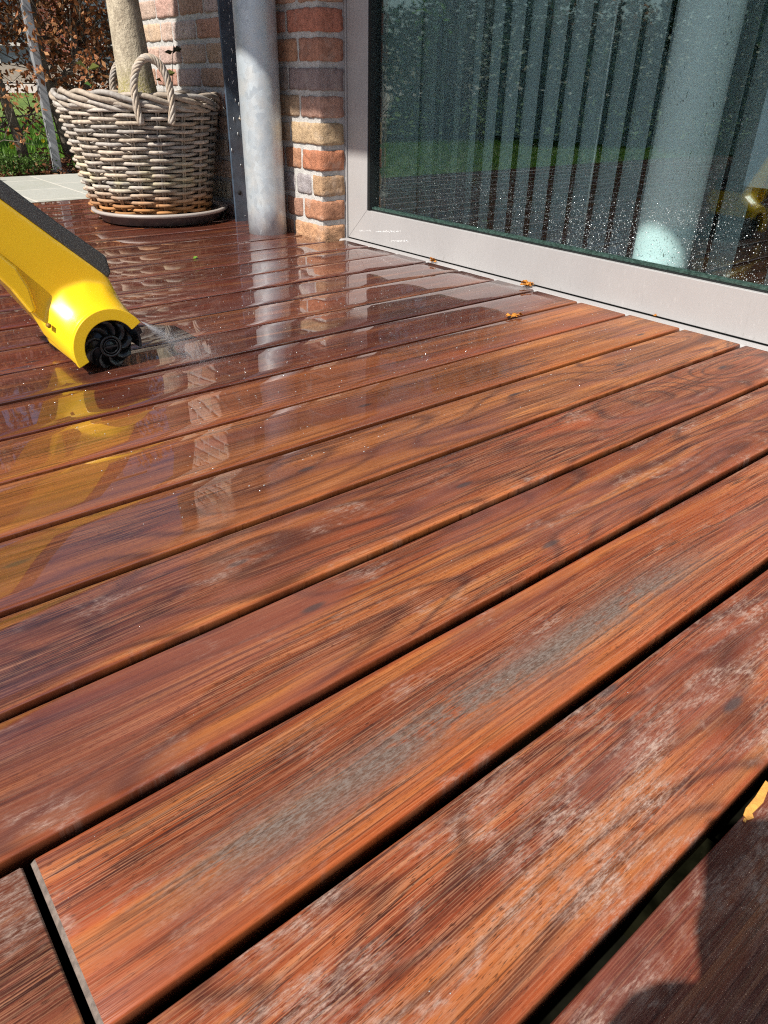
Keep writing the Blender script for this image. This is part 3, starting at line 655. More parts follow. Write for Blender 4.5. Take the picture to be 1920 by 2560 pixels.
prof = [(0.0, 0.004), (0.190, 0.004), (0.205, 0.0), (0.228, 0.004), (0.246, 0.030), (0.260, 0.036), (0.2655, 0.041), (0.264, 0.047), (0.256, 0.049), (0.246, 0.046), (0.236, 0.032), (0.222, 0.014), (0.0, 0.012)]
NSA = 72; vs = []; fs = []
for (r_, z) in prof:
    for k in range(NSA): a = 2 * math.pi * k / NSA; vs.append((max(r_, 0.0005) * math.cos(a), max(r_, 0.0005) * math.sin(a), z))
for i in range(len(prof) - 1):
    for k in range(NSA): l = (k + 1) % NSA; fs.append((i * NSA + k, i * NSA + l, (i + 1) * NSA + l, (i + 1) * NSA + k))
sau.add(vs, fs, smooth=True)
def saucer_mat():
    t = NT("taupe_plastic"); P = t.obj(); z = t.sep(P)[2]
    c = t.mix(t.step(z, 0.034, 0.038), (0.075, 0.058, 0.060), (0.36, 0.315, 0.285)); n = t.noise(P, 30, 3)
    c = t.mix(t.math('MULTIPLY', t.step(n, 0.5, 0.7), 0.2), c, (0.30, 0.25, 0.2)); return t.pbr(col=c, rough=0.42)
tag(sau.build("saucer", saucer_mat(), loc=(1.262, 2.985, 0.001), fix=True), "round taupe plastic plant saucer under the wicker basket", "saucer")

def bark_mat(name, c1, c2, moss=False):
    t = NT(name); P = t.obj(); x, y, z = t.sep(P)
    n = t.noise(t.vmath('MULTIPLY', P, (1, 1, 0.4)), 55, 5, 0.7); n2 = t.noise(P, 130, 3, 0.7); n3 = t.noise(P, 8, 3)
    c = t.mix(t.step(n, 0.3, 0.7), c1, c2); c = t.mix(t.math('MULTIPLY', t.step(n2, 0.45, 0.75), 0.5), c, tuple(v * 0.45 for v in c1))
    if moss:
        mm = t.math('MULTIPLY', t.step(t.math('ADD', z, t.math('MULTIPLY', t.math('SUBTRACT', n3, 0.5), 0.12)), 0.17, 0.02), t.step(n2, 0.35, 0.6)); c = t.mix(mm, c, (0.30, 0.26, 0.05))
    return t.pbr(col=c, rough=0.85, normal=t.bump(t.math('ADD', n, n2), 0.6, 0.006))
tree = thing("potted_tree", "smooth grey brown tree trunk growing from the wicker basket", "tree", (BX, BY, 0.38))
b = MB(); pts = [(0.006, 0, 0), (0.006, 0, 0.03), (0.003, 0, 0.09), (-0.002, 0, 0.2), (-0.008, 0, 0.35), (-0.02, 0, 0.6), (-0.03, 0.01, 0.9), (-0.03, 0.02, 1.2), (-0.05, 0.03, 1.5), (-0.05, 0.02, 1.9)]
b.tube(pts, [0.088, 0.078, 0.068, 0.061, 0.0555, 0.052, 0.046, 0.040, 0.030, 0.014], 28)
vsn = []
for v in b.v:
    p = Vector(v); d = mnoise.noise(p * 14) * 0.004; q = Vector((p.x, p.y, 0)); q = q.normalized() * d if q.length > 0.01 else Vector((0, 0, 0)); vsn.append((p.x + q.x, p.y + q.y, p.z))
b.v = vsn
b.build("trunk", bark_mat("smooth_bark", (0.34, 0.28, 0.20), (0.58, 0.50, 0.37), True), tree)
def branchy(b, p, d, L, r, depth, rg, tips):
    pts = [p]; rr = [r]; n = 4; q = p.copy(); dd = d.copy()
    for i in range(n):
        dd = (dd + Vector((rg.uniform(-.25, .25), rg.uniform(-.25, .25), rg.uniform(-.12, .22)))).normalized(); q = q + dd * L / n; pts.append(q.copy()); rr.append(r * (1 - 0.6 * (i + 1) / n))
    b.tube(pts, rr, 5)
    for t_ in pts[1:]: tips.append((t_.copy(), dd.copy()))
    if depth > 0:
        for _ in range(3 if depth > 1 else 2):
            s = pts[rg.randint(1, n)]; nd = (dd + Vector((rg.uniform(-1, 1), rg.uniform(-1, 1), rg.uniform(-.4, .8)))).normalized()
            branchy(b, s, nd, L * 0.62, r * 0.5, depth - 1, rg, tips)
def leaf(b, p, s, rg, col, n=None):
    n = n or Vector((rg.uniform(-1, 1), rg.uniform(-1, 1), rg.uniform(-1, 1))).normalized()
    t1 = n.orthogonal().normalized(); t1 = (Matrix.Rotation(rg.uniform(0, 6.28), 3, n) @ t1); t2 = n.cross(t1)
    b.add([p - t1 * s, p + t2 * s * 0.5 + n * s * .12, p + t1 * s, p - t2 * s * 0.5 + n * s * .12], [(0, 1, 2, 3)], col)
rg = random.Random(4); bb_ = MB(); tips = []
for i in range(7):
    a = i * 2.4; z = 1.45 + 0.065 * i
    branchy(bb_, Vector((-0.04, 0.02, z)), Vector((math.cos(a), math.sin(a), 0.55)).normalized(), 0.42, 0.011, 2, rg, tips)
bb_.build("branches", bark_mat("twig_bark", (0.12, 0.09, 0.06), (0.25, 0.2, 0.15)), tree)
b = MB()
for (p, d) in tips:
    for _ in range(1): leaf(b, p + Vector((rg.uniform(-.05, .05), rg.uniform(-.05, .05), rg.uniform(-.05, .05))), rg.uniform(.012, .026), rg, (0.07 * rg.uniform(.7, 1.4), 0.10 * rg.uniform(.7, 1.3), 0.02))
b.build("crown", LEAFG, tree)
# small weeds in the pot
rg = random.Random(12)
def weed(x, y, h, lean, leaves, label):
    o = thing("pot_weed", label, "weed", (BX + x, BY + y, 0.38)); b = MB()
    pts = [Vector((lean[0] * t_ * t_, lean[1] * t_ * t_, h * t_)) for t_ in (0, .25, .5, .75, 1)]; b.tube(pts, [0.0018, .0016, .0014, .0012, .001], 5); b.build("stem", simple("weed_stem", (0.10, 0.09, 0.04), 0.7), o)
    b = MB()
    for (u, dx, dz, s, c) in leaves:
        p = pts[-1] * u
        lx = Vector((cr.x, cr.y, 0)).normalized()
        b.add([p, p + lx * dx * 0.5 + Vector((0, 0, dz + s * .35)), p + lx * dx + Vector((0, 0, dz)), p + lx * dx * 0.5 + Vector((0.01, 0.004, dz - s * .35))], [(0, 1, 2, 3)], c)
    b.build("leaves", LEAFG, o)
weed(0.16, 0.03, 0.20, (0.01, -0.02), [(1, 0.035, 0.008, 0.03, (0.06, .06, .03)), (1, -0.035, -0.004, 0.022, (0.07, .065, .035)), (0.95, 0.012, 0.02, 0.03, (0.05, .05, .03))], "dried weed with dark shrivelled leaves right of the trunk in the basket")
weed(-0.16, -0.02, 0.13, (-0.02, 0.0), [(1, 0.045, 0.012, 0.03, (0.20, .22, .05)), (1, -0.04, 0.02, 0.028, (0.22, .24, .07)), (.6, -0.03, 0.01, 0.02, (0.10, .2, .04))], "small green leafed weed left of the trunk in the basket")
weed(0.085, -0.05, 0.12, (0.01, 0.0), [(1, 0.045, 0.008, 0.03, (0.16, .17, .04)), (.7, -0.03, 0.02, 0.02, (0.14, .15, .04))], "pale green sprout seen through the front basket handle")
b = MB()
for _ in range(60):
    a = rg.uniform(2.6, 4.0); rr_ = rg.uniform(.20, .255); leaf(b, Vector((rr_ * math.cos(a), rr_ * math.sin(a), 0.388 + rg.uniform(0, .025))), 0.012, rg, (0.16, 0.30, 0.04))
tag(b.build("chickweed", LEAFG, loc=(BX, BY, 0)), "bright green chickweed on the soil at the basket rim", "weed", kind='stuff')

# ------------------------------------------------------------------ hedge, shrubs and garden trees
BARKH = bark_mat("hedge_bark", (0.085, 0.07, 0.055), (0.20, 0.17, 0.13)); DRYL = leafmat("dry_beech_leaf", 0.6, 0.35)
def hedge_plant(x, y, base, h, label, nleaf, rg, fork=None, green=0.0, spread=0.34, dens=58):
    o = thing("hedge_plant", label, "hedge plant", (x, y, -0.05), "beech plants of the hedge"); b = MB(); tips = []
    lean = base
    tp = [Vector((lean * t_ * h + 0.02 * math.sin(t_ * 9 + x * 5), 0.02 * math.sin(t_ * 7 + x), t_ * h)) for t_ in [i / 8 for i in range(9)]]
    b.tube(tp, [0.034, .031, .028, .024, .020, .016, .012, .008, .005], 8)
    if fork:
        fp = [tp[fork[0]], tp[fork[0]] + Vector((.07, 0, .05)), tp[fork[0]] + Vector((.16, -.01, .10)), tp[fork[0]] + Vector((.20, -.01, .22)), tp[fork[0]] + Vector((.26, 0, .55)), tp[fork[0]] + Vector((.30, 0, 1.0))]
        b.tube(fp, [.022, .020, .017, .015, .011, .006], 7)
        tp2 = tp + fp
    else: tp2 = tp
    for i in range(dens):
        s = rg.choice(tp2[1:]); a = rg.uniform(0, 6.28)
        branchy(b, s + Vector((0, 0, rg.uniform(-.1, .1))), Vector((math.cos(a), math.sin(a) * .7, rg.uniform(-.2, .7))).normalized(), rg.uniform(.2, .42), rg.uniform(.004, .009), 2 if i % 2 else 1, rg, tips)
    b.build("trunk", BARKH, o); b = MB()
    for _ in range(nleaf):
        p, d = rg.choice(tips); p = p + Vector((rg.uniform(-.05, .05), rg.uniform(-.05, .05), rg.uniform(-.05, .05)))
        k = rg.random()
        if p.z < 0.42 and rg.random() < .66: continue
        g = rg.uniform(.6, 1.5); c = (0.34 * g, 0.125 * g, 0.045 * g) if k < .6 else ((0.50 * g, 0.25 * g, 0.11 * g) if k < .9 else (0.16 * g, 0.06 * g, 0.03 * g))
        if rg.random() < green: c = (0.05 * g, 0.10 * g, 0.02 * g)
        leaf(b, p, rg.uniform(.012, .025), rg, c)
    b.build("crown", DRYL, o); return o
rg = random.Random(31)
hedge_plant(1.37, 5.22, -0.12, 1.9, "beech hedge plant with a bare leaning stem left of the grey post", 3800, rg)
hedge_plant(1.655, 5.25, -0.07, 1.9, "beech hedge plant whose trunk forks just right of the grey post", 3800, rg, fork=(2,))
hedge_plant(1.85, 5.32, 0.03, 1.9, "slender beech hedge plant behind the left rim of the basket", 3800, rg)
hedge_plant(2.12, 5.28, 0.03, 1.9, "beech hedge plant behind the potted tree trunk", 3800, rg)
hedge_plant(2.45, 5.3, -0.03, 1.9, "beech hedge plant half hidden behind the brick wall", 1500, rg)
hedge_plant(1.06, 5.25, -0.02, 1.9, "beech hedge plant at the left end of the hedge", 3800, rg)
# fallen leaves and low ground cover under the hedge
b = MB()
for _ in range(5200):
    X = rg.uniform(0.5, 3.2); Y = rg.uniform(4.93, 5.75); hp = 0.16 * math.exp(-((X - 1.52) / .14) ** 2) * math.exp(-((Y - 5.22) / .14) ** 2)
    g = rg.uniform(.5, 1.5); c = (0.22 * g, 0.085 * g, 0.04 * g) if rg.random() < .8 else (0.40 * g, 0.22 * g, 0.12 * g)
    leaf(b, Vector((X, Y, -0.02 + hp * rg.random() + rg.uniform(0, .02))), rg.uniform(.012, .024), rg, c, Vector((rg.uniform(-.7, .7), rg.uniform(-.9, .3), 1)).normalized())
tag(b.build("fallen_leaves", DRYL), "brown fallen beech leaves heaped under the hedge", "leaves", kind='stuff')
b = MB()
for (cx, cy, n_, hh) in ((1.28, 4.99, 420, .10), (1.20, 5.0, 500, .12), (1.38, 5.02, 300, .11), (1.66, 5.0, 260, .09), (1.74, 5.03, 340, .12), (1.95, 5.02, 300, .1)):
    for _ in range(n_):
        p = Vector((cx + rg.gauss(0, .045), cy + rg.gauss(0, .035), -0.02 + rg.random() * hh)); g = rg.uniform(.6, 1.6)
        leaf(b, p, rg.uniform(.006, .014), rg, (0.07 * g, 0.13 * g, 0.025 * g))
tag(b.build("ground_cover", LEAFG), "low green weeds growing along the paving edge", "ground cover", kind='stuff')
EVG = leafmat("evergreen_leaf", 0.75, 0.15, 0.08)
def bush_tree(name, label, cat, x, y, h, w, n, cols, rg, trunk_h=0.3, s=.05, grp=None, bare=False):
    o = thing(name, label, cat, (x, y, -0.05), grp); b = MB(); tips = []
    b.tube([(0, 0, 0), (0.02, 0, h * .3), (-.03, .02, h * .6), (0, 0, h * .9)], [.07 * h / 3, .06 * h / 3, .04 * h / 3, .015], 8)
    for i in range(26):
        a = i * 2.4; z = trunk_h + (h * .92 - trunk_h) * (i / 26)
        branchy(b, Vector((0, 0, z)), Vector((math.cos(a), math.sin(a), .4)).normalized(), w * rg.uniform(.5, .9) * (1.1 - .6 * i / 26), .02, 2, rg, tips)
    b.build("trunk", BARKH, o); b = MB()
    cl = [mnoise.noise(t_[0] * 3 + Vector((x, y, 0))) for t_ in tips]
    for _ in range(n):
        k = rg.randrange(len(tips)); p, d = tips[k]
        if cl[k] < (-.12 if not bare else 0.05): continue
        p = p + Vector((rg.gauss(0, .10), rg.gauss(0, .10), rg.gauss(0, .09))); c = rg.choice(cols); g = rg.uniform(.6, 1.3)
        leaf(b, p, s * rg.uniform(.6, 1.2), rg, tuple(v * g for v in c))
    b.build("crown", EVG, o)
GC = [(0.07, 0.15, 0.035), (0.14, 0.26, 0.045), (0.04, 0.07, 0.025)]; MC = [(0.06, 0.12, 0.03), (0.36, 0.18, 0.08), (0.14, 0.13, 0.05)]
spots = [(-0.15, 6.9, 2.6, .9, 0), (-1.25, 7.0, 3.4, 1.1, 1), (-2.4, 6.9, 3.0, 1.1, 0), (-3.6, 6.7, 3.2, 1.1, 0), (-4.7, 6.1, 3.4, 1.2, 1), (-5.4, 4.9, 3.2, 1.2, 0), (-5.9, 3.6, 3.2, 1.2, 0), (-6.0, 2.2, 3.2, 1.2, 1), (-6.0, 0.8, 3.0, 1.2, 0), (-6.0, -0.7, 3.2, 1.2, 0)]  # run along the left side added so the glass reflects something dark
rg = random.Random(77)
gh = thing("garden_hedge", "tall dense dark hedge closing off the lawn, its side run added to darken the reflection in the glass", "hedge", (-2.5, 6.9, -0.05)); b = MB(); bt = MB()
for i, (x, y, h, w_, kd) in enumerate(spots):
    ox, oy = x + 2.5, y - 6.9
    bt.tube([(ox, oy, 0), (ox + .03, oy, h * .4), (ox - .03, oy, h * .85)], [.06, .05, .02], 7)
    hole = (i in (0, 1, 2, 4)); h = h if i < 4 else 2.35
    for _ in range(21000):
        z = h * rg.random() ** 0.9; ww = w_ * 0.72 * (1.0 if z < h * .6 else 1.25 - z / h * .62); a_ = rg.uniform(0, 6.28); q = rg.random() ** 0.4
        p = Vector((ox + ww * q * math.cos(a_), oy + ww * q * 0.8 * math.sin(a_), z)); nn = mnoise.noise(p * 2.6)
        if hole and nn < -0.20 and z > .9: continue
        if hole and z > 1.2 and nn < 0.11: continue
        c = rg.choice(MC if (kd and z > 1.0) else GC); g = rg.uniform(.6, 1.5) * (1.0 + .8 * max(0, nn))
        leaf(b, p, rg.uniform(.022, .042), rg, tuple(v * g for v in c))
b.build("crown", EVG, gh)
bush_tree("garden_tree", "tall bare branched tree above the shrubs, mirrored in the glass", "tree", -1.9, 8.2, 5.2, 1.7, 2500, MC, rg, trunk_h=1.2, s=.05, bare=True)
o = thing("espalier_tree", "thin trained tree with level branches, mirrored in the wet deck", "tree", (1.02, 6.25, -0.05)); b = MB()
b.tube([(0, 0, 0), (0.01, 0, 1), (-.02, 0, 2), (-0.05, 0, 3.2)], [.06, .052, .045, .03], 10)
for z in (1.9, 2.35, 2.8): b.tube([(-1.1, 0, z + .05), (-.5, 0, z + .02), (-.03, 0, z), (.5, 0, z - .02), (1.1, 0, z)], [.012, .018, .024, .018, .012], 7)
b.build("trunk", BARKH, o)

# ------------------------------------------------------------------ neighbouring house
def far_brick():
    t = NT("red_brickwork"); P = t.pos(); x, y, z = t.sep(P)
    br = t.n("ShaderNodeTexBrick", {"Vector": t.comb(x, z, 0.0), "Scale": 1.0, "Mortar Size": 0.012, "Brick Width": 0.22, "Row Height": 0.075, "Color1": (0.34, 0.095, 0.055, 1), "Color2": (0.42, 0.14, 0.085, 1), "Mortar": (0.36, 0.24, 0.19, 1)})
    return t.pbr(col=br.outputs[0], rough=0.9)
hs = thing("brick_house", "red brick house with white window frames across the road", "house", (8, 22, 0.45))
HL = (-8, -22, -0.45)
b = MB(); b.box(2, 16, 22, 28, 0.4, 5.6); b.build("wall", far_brick(), hs, loc=HL)
b = MB(); b.prism([(21.5, 5.6), (28.5, 5.6), (25, 8.6)], 'x', 1.6, 16.4); b.build("roof", simple("roof_tiles", (0.12, 0.05, 0.035), 0.8), hs, loc=HL, fix=True)
WF = simple("white_window_frame", (0.80, 0.78, 0.70), 0.5, var=0.03)
GP = simple("window_glass", (0.10, 0.13, 0.15), 0.08, var=0.3, scale=1.0)
def window(x0, x1, z0, z1, bars):
    b = MB(); f = .13
    b.box(x0, x0 + f, 21.93, 21.998, z0, z1); b.box(x1 - f, x1, 21.93, 21.998, z0, z1); b.box(x0 + f, x1 - f, 21.93, 21.998, z0, z0 + f); b.box(x0 + f, x1 - f, 21.93, 21.998, z1 - f, z1)
    for q in bars: b.box(x0 + f, x1 - f, 21.94, 21.998, q, q + .07)
    o = b.build("window", WF, hs, loc=HL); b = MB(); b.box(x0 + f, x1 - f, 21.975, 21.99, z0 + f, z1 - f); b.build("pane", GP, o)
window(5.55, 6.72, 0.62, 2.6, (1.15, 1.75)); window(7.45, 9.6, 0.62, 2.6, (1.2,)); window(3.0, 4.6, 0.62, 2.6, (1.4,)); window(11, 13, 0.62, 2.6, (1.4,))
b = MB(); b.box(3.0, 12, 17.5, 17.75, 0.3, 0.72); tag(b.build("garden_wall", simple("pale_render", (0.50, 0.43, 0.34), 0.9)), "low pale rendered garden wall along the road", "wall")

# ------------------------------------------------------------------ patio scrubber
TY = 1.36; AX, AZ = 0.438, 0.0455
scr = thing("patio_scrubber", "yellow and black powered patio scrubber standing on the wet boards", "floor scrubber", (AX, TY, 0))
SL = (-AX, -TY, 0)
def arc(r, a0, a1, n): return [(AX + r * math.cos(R(a0 + (a1 - a0) * i / n)), AZ + r * math.sin(R(a0 + (a1 - a0) * i / n))) for i in range(n + 1)]
hoodp = arc(0.0715, 30, 203, 30) + arc(0.0520, 203, 30, 26)
YEL = None
def yellow_mat():
    t = NT("glossy_yellow_plastic"); P = t.obj(); n = t.noise(P, 900, 2); n2 = t.noise(P, 12, 2)
    return t.pbr(col=t.mix(n2, (0.86, 0.50, 0.010), (0.90, 0.58, 0.014)), rough=0.30, normal=t.bump(n, 0.06, 0.0005), spec=0.5, coat=0.25, crough=0.12)
YEL = yellow_mat()
b = MB(); b.prism(hoodp, 'y', 1.355, 1.53)
# rounded shoulder of the hood and the neck, merged into one shell by remeshing
neck = [(0.476, 0.158), (0.470, 0.170), (0.395, 0.236), (0.322, 0.306), (0.10, 0.505), (-0.16, 0.72), (-0.215, 0.655), (0.04, 0.43), (0.26, 0.215), (0.300, 0.165), (0.330, 0.110), (0.372, 0.040), (0.385, 0.052), (0.41, 0.102), (0.44, 0.108), (0.480, 0.100), (0.492, 0.112)]
b.prism(neck, 'y', 1.415, 1.545)
# cowl lofted from the end ring back into the neck
import numpy as _np
th_k = [30, 55, 80, 105, 130, 155, 180, 203]
tx_k = [0.490, 0.484, 0.470, 0.435, 0.385, 0.347, 0.330, 0.345]; tz_k = [0.112, 0.140, 0.162, 0.176, 0.172, 0.150, 0.110, 0.062]
vs = []; NL, NA = 9, 30
for i in range(NL):
    u = i / (NL - 1); e_ = u * u * (3 - 2 * u) if u > 0 else 0; e_ = 0.35 * u + 0.65 * e_
    for k in range(NA + 1):
        th = 30 + 173 * k / NA; ox_, oz_ = AX + 0.0715 * math.cos(R(th)), AZ + 0.0715 * math.sin(R(th))
        qx, qz = float(_np.interp(th, th_k, tx_k)), float(_np.interp(th, th_k, tz_k))
        vs.append((ox_ + (qx - ox_) * e_, 1.355 + 0.095 * u, oz_ + (qz - oz_) * e_))
n0 = len(vs)
for i in range(NL):
    u = i / (NL - 1)
    for k in range(NA + 1):
        th = 30 + 173 * k / NA; vs.append((AX + 0.052 * math.cos(R(th)), 1.355 + 0.095 * u, AZ + 0.052 * math.sin(R(th))))
fs = []; W_ = NA + 1
for i in range(NL - 1):
    for k in range(NA):
        fs.append((i * W_ + k, i * W_ + k + 1, (i + 1) * W_ + k + 1, (i + 1) * W_ + k)); fs.append((n0 + i * W_ + k, n0 + (i + 1) * W_ + k, n0 + (i + 1) * W_ + k + 1, n0 + i * W_ + k + 1))
    fs.append((i * W_, (i + 1) * W_, n0 + (i + 1) * W_, n0 + i * W_)); fs.append((i * W_ + NA, n0 + i * W_ + NA, n0 + (i + 1) * W_ + NA, (i + 1) * W_ + NA))
for i in (0, NL - 1):
    for k in range(NA): fs.append((i * W_ + k, n0 + i * W_ + k, n0 + i * W_ + k + 1, i * W_ + k + 1))
b.add(vs, fs, smooth=True)
hs_ = b.build("housing", YEL, scr, loc=SL, fix=True)
md = hs_.modifiers.new("remesh", 'REMESH'); md.mode = 'VOXEL'; md.voxel_size = 0.0026; md.use_smooth_shade = True
md = hs_.modifiers.new("smooth", 'SMOOTH'); md.factor = 0.7; md.iterations = 16
# crisp end ring
b = MB(); b.prism(arc(0.0725, 31, 203, 36) + arc(0.0505, 203, 31, 30), 'y', 1.3495, 1.362)
bevel(b.build("end_ring", YEL, scr, loc=SL, fix=True), 0.0016, 3)
b = MB(); b.prism([(0.475, 0.156), (0.482, 0.166), (0.478, 0.196), (0.470, 0.203), (0.403, 0.262), (0.332, 0.330), (0.12, 0.520), (-0.14, 0.738), (-0.16, 0.722), (0.10, 0.503), (0.322, 0.303), (0.395, 0.233)], 'y', 1.4135, 1.53)
def stip():
    t = NT("stippled_grip"); P = t.obj(); n = t.noise(P, 900, 2, 0.8)
    return t.pbr(col=t.mix(t.step(n, 0.52, 0.66), (0.035, 0.036, 0.038), (0.22, 0.22, 0.21)), rough=0.6, normal=t.bump(n, 0.5, 0.001))
bevel(b.build("top_grip", stip(), scr, loc=SL, fix=True), 0.004, 3)
b = MB(); b.prism([(0.02, 0.475), (0.225, 0.288), (0.288, 0.232), (0.318, 0.196), (0.331, 0.160), (0.334, 0.118), (0.324, 0.112), (0.300, 0.160), (0.262, 0.214), (0.00, 0.455)], 'y', 1.404, 1.425)
bevel(b.build("side_panel", YEL, scr, loc=SL, fix=True), 0.006, 3)
BLK = simple("black_plastic", (0.012, 0.012, 0.013), 0.25, var=0.3); VAN = simple("dark_vane_plastic", (0.028, 0.027, 0.027), 0.28, var=0.5, scale=40)
for (x, z) in ((0.345, 0.092), (0.370, 0.055)):
    b = MB(); b.tube([(x, 1.392, z), (x, 1.400, z)], 0.0042, 12); b.build("screw_hole", simple("hole_amber", (0.25, 0.13, 0.01), 0.6), scr, loc=SL)
# roller: core, vanes, hub
b = MB(); b.tube([(AX, 1.376, AZ), (AX, 1.53, AZ)], 0.0465, 40)
rol = b.build("brush_roller", BLK, scr, loc=SL)
for i in range(9):
    a0 = 2 * math.pi * i / 9 + 0.25; vs = []
    for k in range(6):
        u = k / 5; rr_ = 0.0185 + u * 0.028; a = a0 + 0.55 * u * u; wv_ = 0.16 + 0.10 * u
        y_ = 1.3615 + 0.0035 * u
        vs += [(AX + rr_ * math.cos(a), y_, AZ + rr_ * math.sin(a)), (AX + rr_ * math.cos(a + wv_ * 1.6), y_ + 0.013, AZ + rr_ * math.sin(a + wv_ * 1.6))]
    fs = [(2 * k, 2 * k + 1, 2 * k + 3, 2 * k + 2) for k in range(5)]
    b = MB(); b.add(vs, fs, smooth=True); o = b.build("vane", VAN, rol); md = o.modifiers.new("thick", 'SOLIDIFY'); md.thickness = 0.0018
b = MB(); pts = [(AX + 0.0185 * math.cos(a), 1.3575, AZ + 0.0185 * math.sin(a)) for a in [2 * math.pi * k / 40 for k in range(40)]]; b.tube(pts, 0.0026, 8, closed=True)
pts = [(AX + 0.0132 * math.cos(a), 1.3565, AZ + 0.0132 * math.sin(a)) for a in [2 * math.pi * k / 40 for k in range(40)]]; b.tube(pts, 0.0012, 8, closed=True)
b.tube([(AX, 1.360, AZ), (AX, 1.376, AZ)], 0.0175, 32); b.box(AX - 0.0115, AX + 0.0115, 1.3545, 1.3605, AZ - 0.0016, AZ + 0.0016); b.build("hub", BLK, rol)
b = MB(); b.prism(arc(0.0605, 33, -12, 16) + arc(0.0560, -12, 33, 16), 'y', 1.357, 1.52); b.prism(arc(0.066, 31, 14, 8) + arc(0.056, 12, 31, 8), 'y', 1.354, 1.362)
b.build("splash_guard", BLK, scr, loc=SL, fix=True)
# fine spray thrown off by the roller
b = MB(); rs = random.Random(9)
for _ in range(30000):
    u = rs.random() ** 0.8; a = R(rs.gauss(-40, 4 + 11 * u)); L = 0.17 * u
    p = (0.503 + L * math.cos(a) * 1.0, 1.352 + rs.gauss(0, 0.004 + 0.05 * u), max(0.001, 0.083 + L * math.sin(a)))
    s = rs.uniform(0.00007, 0.00019); q = [(1, 1, 1), (1, -1, -1), (-1, 1, -1), (-1, -1, 1)]
    b.add([(p[0] + s * v[0], p[1] + s * v[1], p[2] + s * v[2]) for v in q], [(0, 1, 2), (0, 3, 1), (0, 2, 3), (1, 3, 2)])
MIST = simple("spray_mist", (0.85, 0.87, 0.90), 0.3)
tag(b.build("water_spray", MIST), "fine white water spray thrown forward by the scrubber roller", "spray", kind='stuff')
# specks of foam and beads lying on the deck
b = MB()
for _ in range(900):
    X = rs.uniform(0.25, 1.55); Y = rs.uniform(0.75, 2.1)
    if X > 1.6 or ((Y0 - Y) % P0) > 0.132 or ((Y0 - Y) % P0) < 0.006: continue
    s = rs.uniform(0.0004, 0.0010); blob(b, (X, Y, 0.0006), (s * rs.uniform(1, 2.2), s, s * .7))
for _ in range(40):
    X = rs.uniform(0.0, 1.1); Y = rs.uniform(0.1, 0.8)
    if ((Y0 - Y) % P0) > 0.132 or ((Y0 - Y) % P0) < 0.006: continue
    s = rs.uniform(0.0002, 0.0005); blob(b, (X, Y, 0.0006), (s * 1.4, s, s * .7))
tag(b.build("deck_droplets", DROP), "tiny beads of water scattered on the deck boards", "drops", kind='stuff')
# wet splash lines dried on the door frame
b = MB()
for (y0_, z0_, y1_, z1_, n_) in ((2.17, 0.030, 2.10, 0.040, 30), (2.08, 0.040, 1.93, 0.062, 90), (1.99, 0.022, 1.90, 0.036, 70)):
    for _ in range(n_):
        u = rs.random(); s = rs.uniform(.0004, .0011); blob(b, (1.6496, y0_ + (y1_ - y0_) * u + rs.gauss(0, .002), z0_ + (z1_ - z0_) * u + rs.gauss(0, .0014)), (s * .5, s * 1.6, s))
tag(b.build("foam_splash", simple("white_foam", (0.88, 0.88, 0.88), 0.4)), "thin lines of white splash on the bottom rail of the door", "splash", kind='stuff')

# ------------------------------------------------------------------ orange debris
PET = leafmat("orange_husk", 0.6, 0.3)
def husk(name, label, loc, r, n, seed, flat=0.5):
    b = MB(); q = random.Random(seed)
    for _ in range(n):
        g = q.uniform(.7, 1.25); a = q.uniform(0, 6.28); d = Vector((math.cos(a), math.sin(a), q.uniform(0, 1) * flat)).normalized(); c = Vector((q.gauss(0, r * .25), q.gauss(0, r * .25), r * .2 * q.random()))
        side = d.cross(Vector((q.uniform(-.5, .5), q.uniform(-.5, .5), 1))).normalized(); L = r * q.uniform(.5, 1.1); wv_ = L * q.uniform(.25, .45)
        p0 = c; p1 = c + d * L * .5 + Vector((0, 0, L * .18)); p2 = c + d * L + Vector((0, 0, -L * .05))
        for p in (p0, p1, p2): p.z = max(p.z, 0.0008)
        vs = [p0 - side * wv_ * .3, p0 + side * wv_ * .3, p1 + side * wv_ + Vector((0, 0, L * .12)), p1 - side * wv_, p2 + side * wv_ * .45, p2 - side * wv_ * .3 + Vector((0, 0, L * .15))]
        for v in vs: v.z = max(v.z, 0.0006)
        b.add(vs, [(0, 1, 2, 3), (3, 2, 4, 5)], (0.62 * g, 0.26 * g, 0.045 * g))
    o = b.build(name, PET, loc=loc); md = o.modifiers.new("t", 'SOLIDIFY'); md.thickness = 0.0006
    return tag(o, label, "leaf debris", "orange husks on the deck")
husk("leaf_husk", "small orange husk against the threshold, nearest the brick pier", (1.612, 1.735, 0.001), 0.016, 9, 1, 1.2)
husk("leaf_husk", "crumpled orange husk cluster against the threshold, largest of those at the door", (1.618, 1.345, 0.001), 0.017, 26, 2, 1.0)
husk("leaf_husk", "flat orange leaf fragment lying over a board gap away from the door", (1.352, 1.155, 0.001), 0.018, 10, 3, 0.1)
husk("leaf_husk", "tiny orange scrap stuck in the slot under the door rail", (1.645, 0.952, 0.000), 0.006, 5, 4, 1.5)
b = MB(); b.prism([(0, 0), (0.007, -0.003), (0.010, 0.0005), (0.030, -0.001), (0.055, 0.004), (0.056, 0.010), (0.030, 0.008), (0.010, 0.008), (0.002, 0.006)], 'z', 0, 0.002)
b.prism([(-0.004, 0.000), (0.0, 0.001), (0.0, 0.004), (-0.004, 0.003)], 'z', 0.0003, 0.0015)
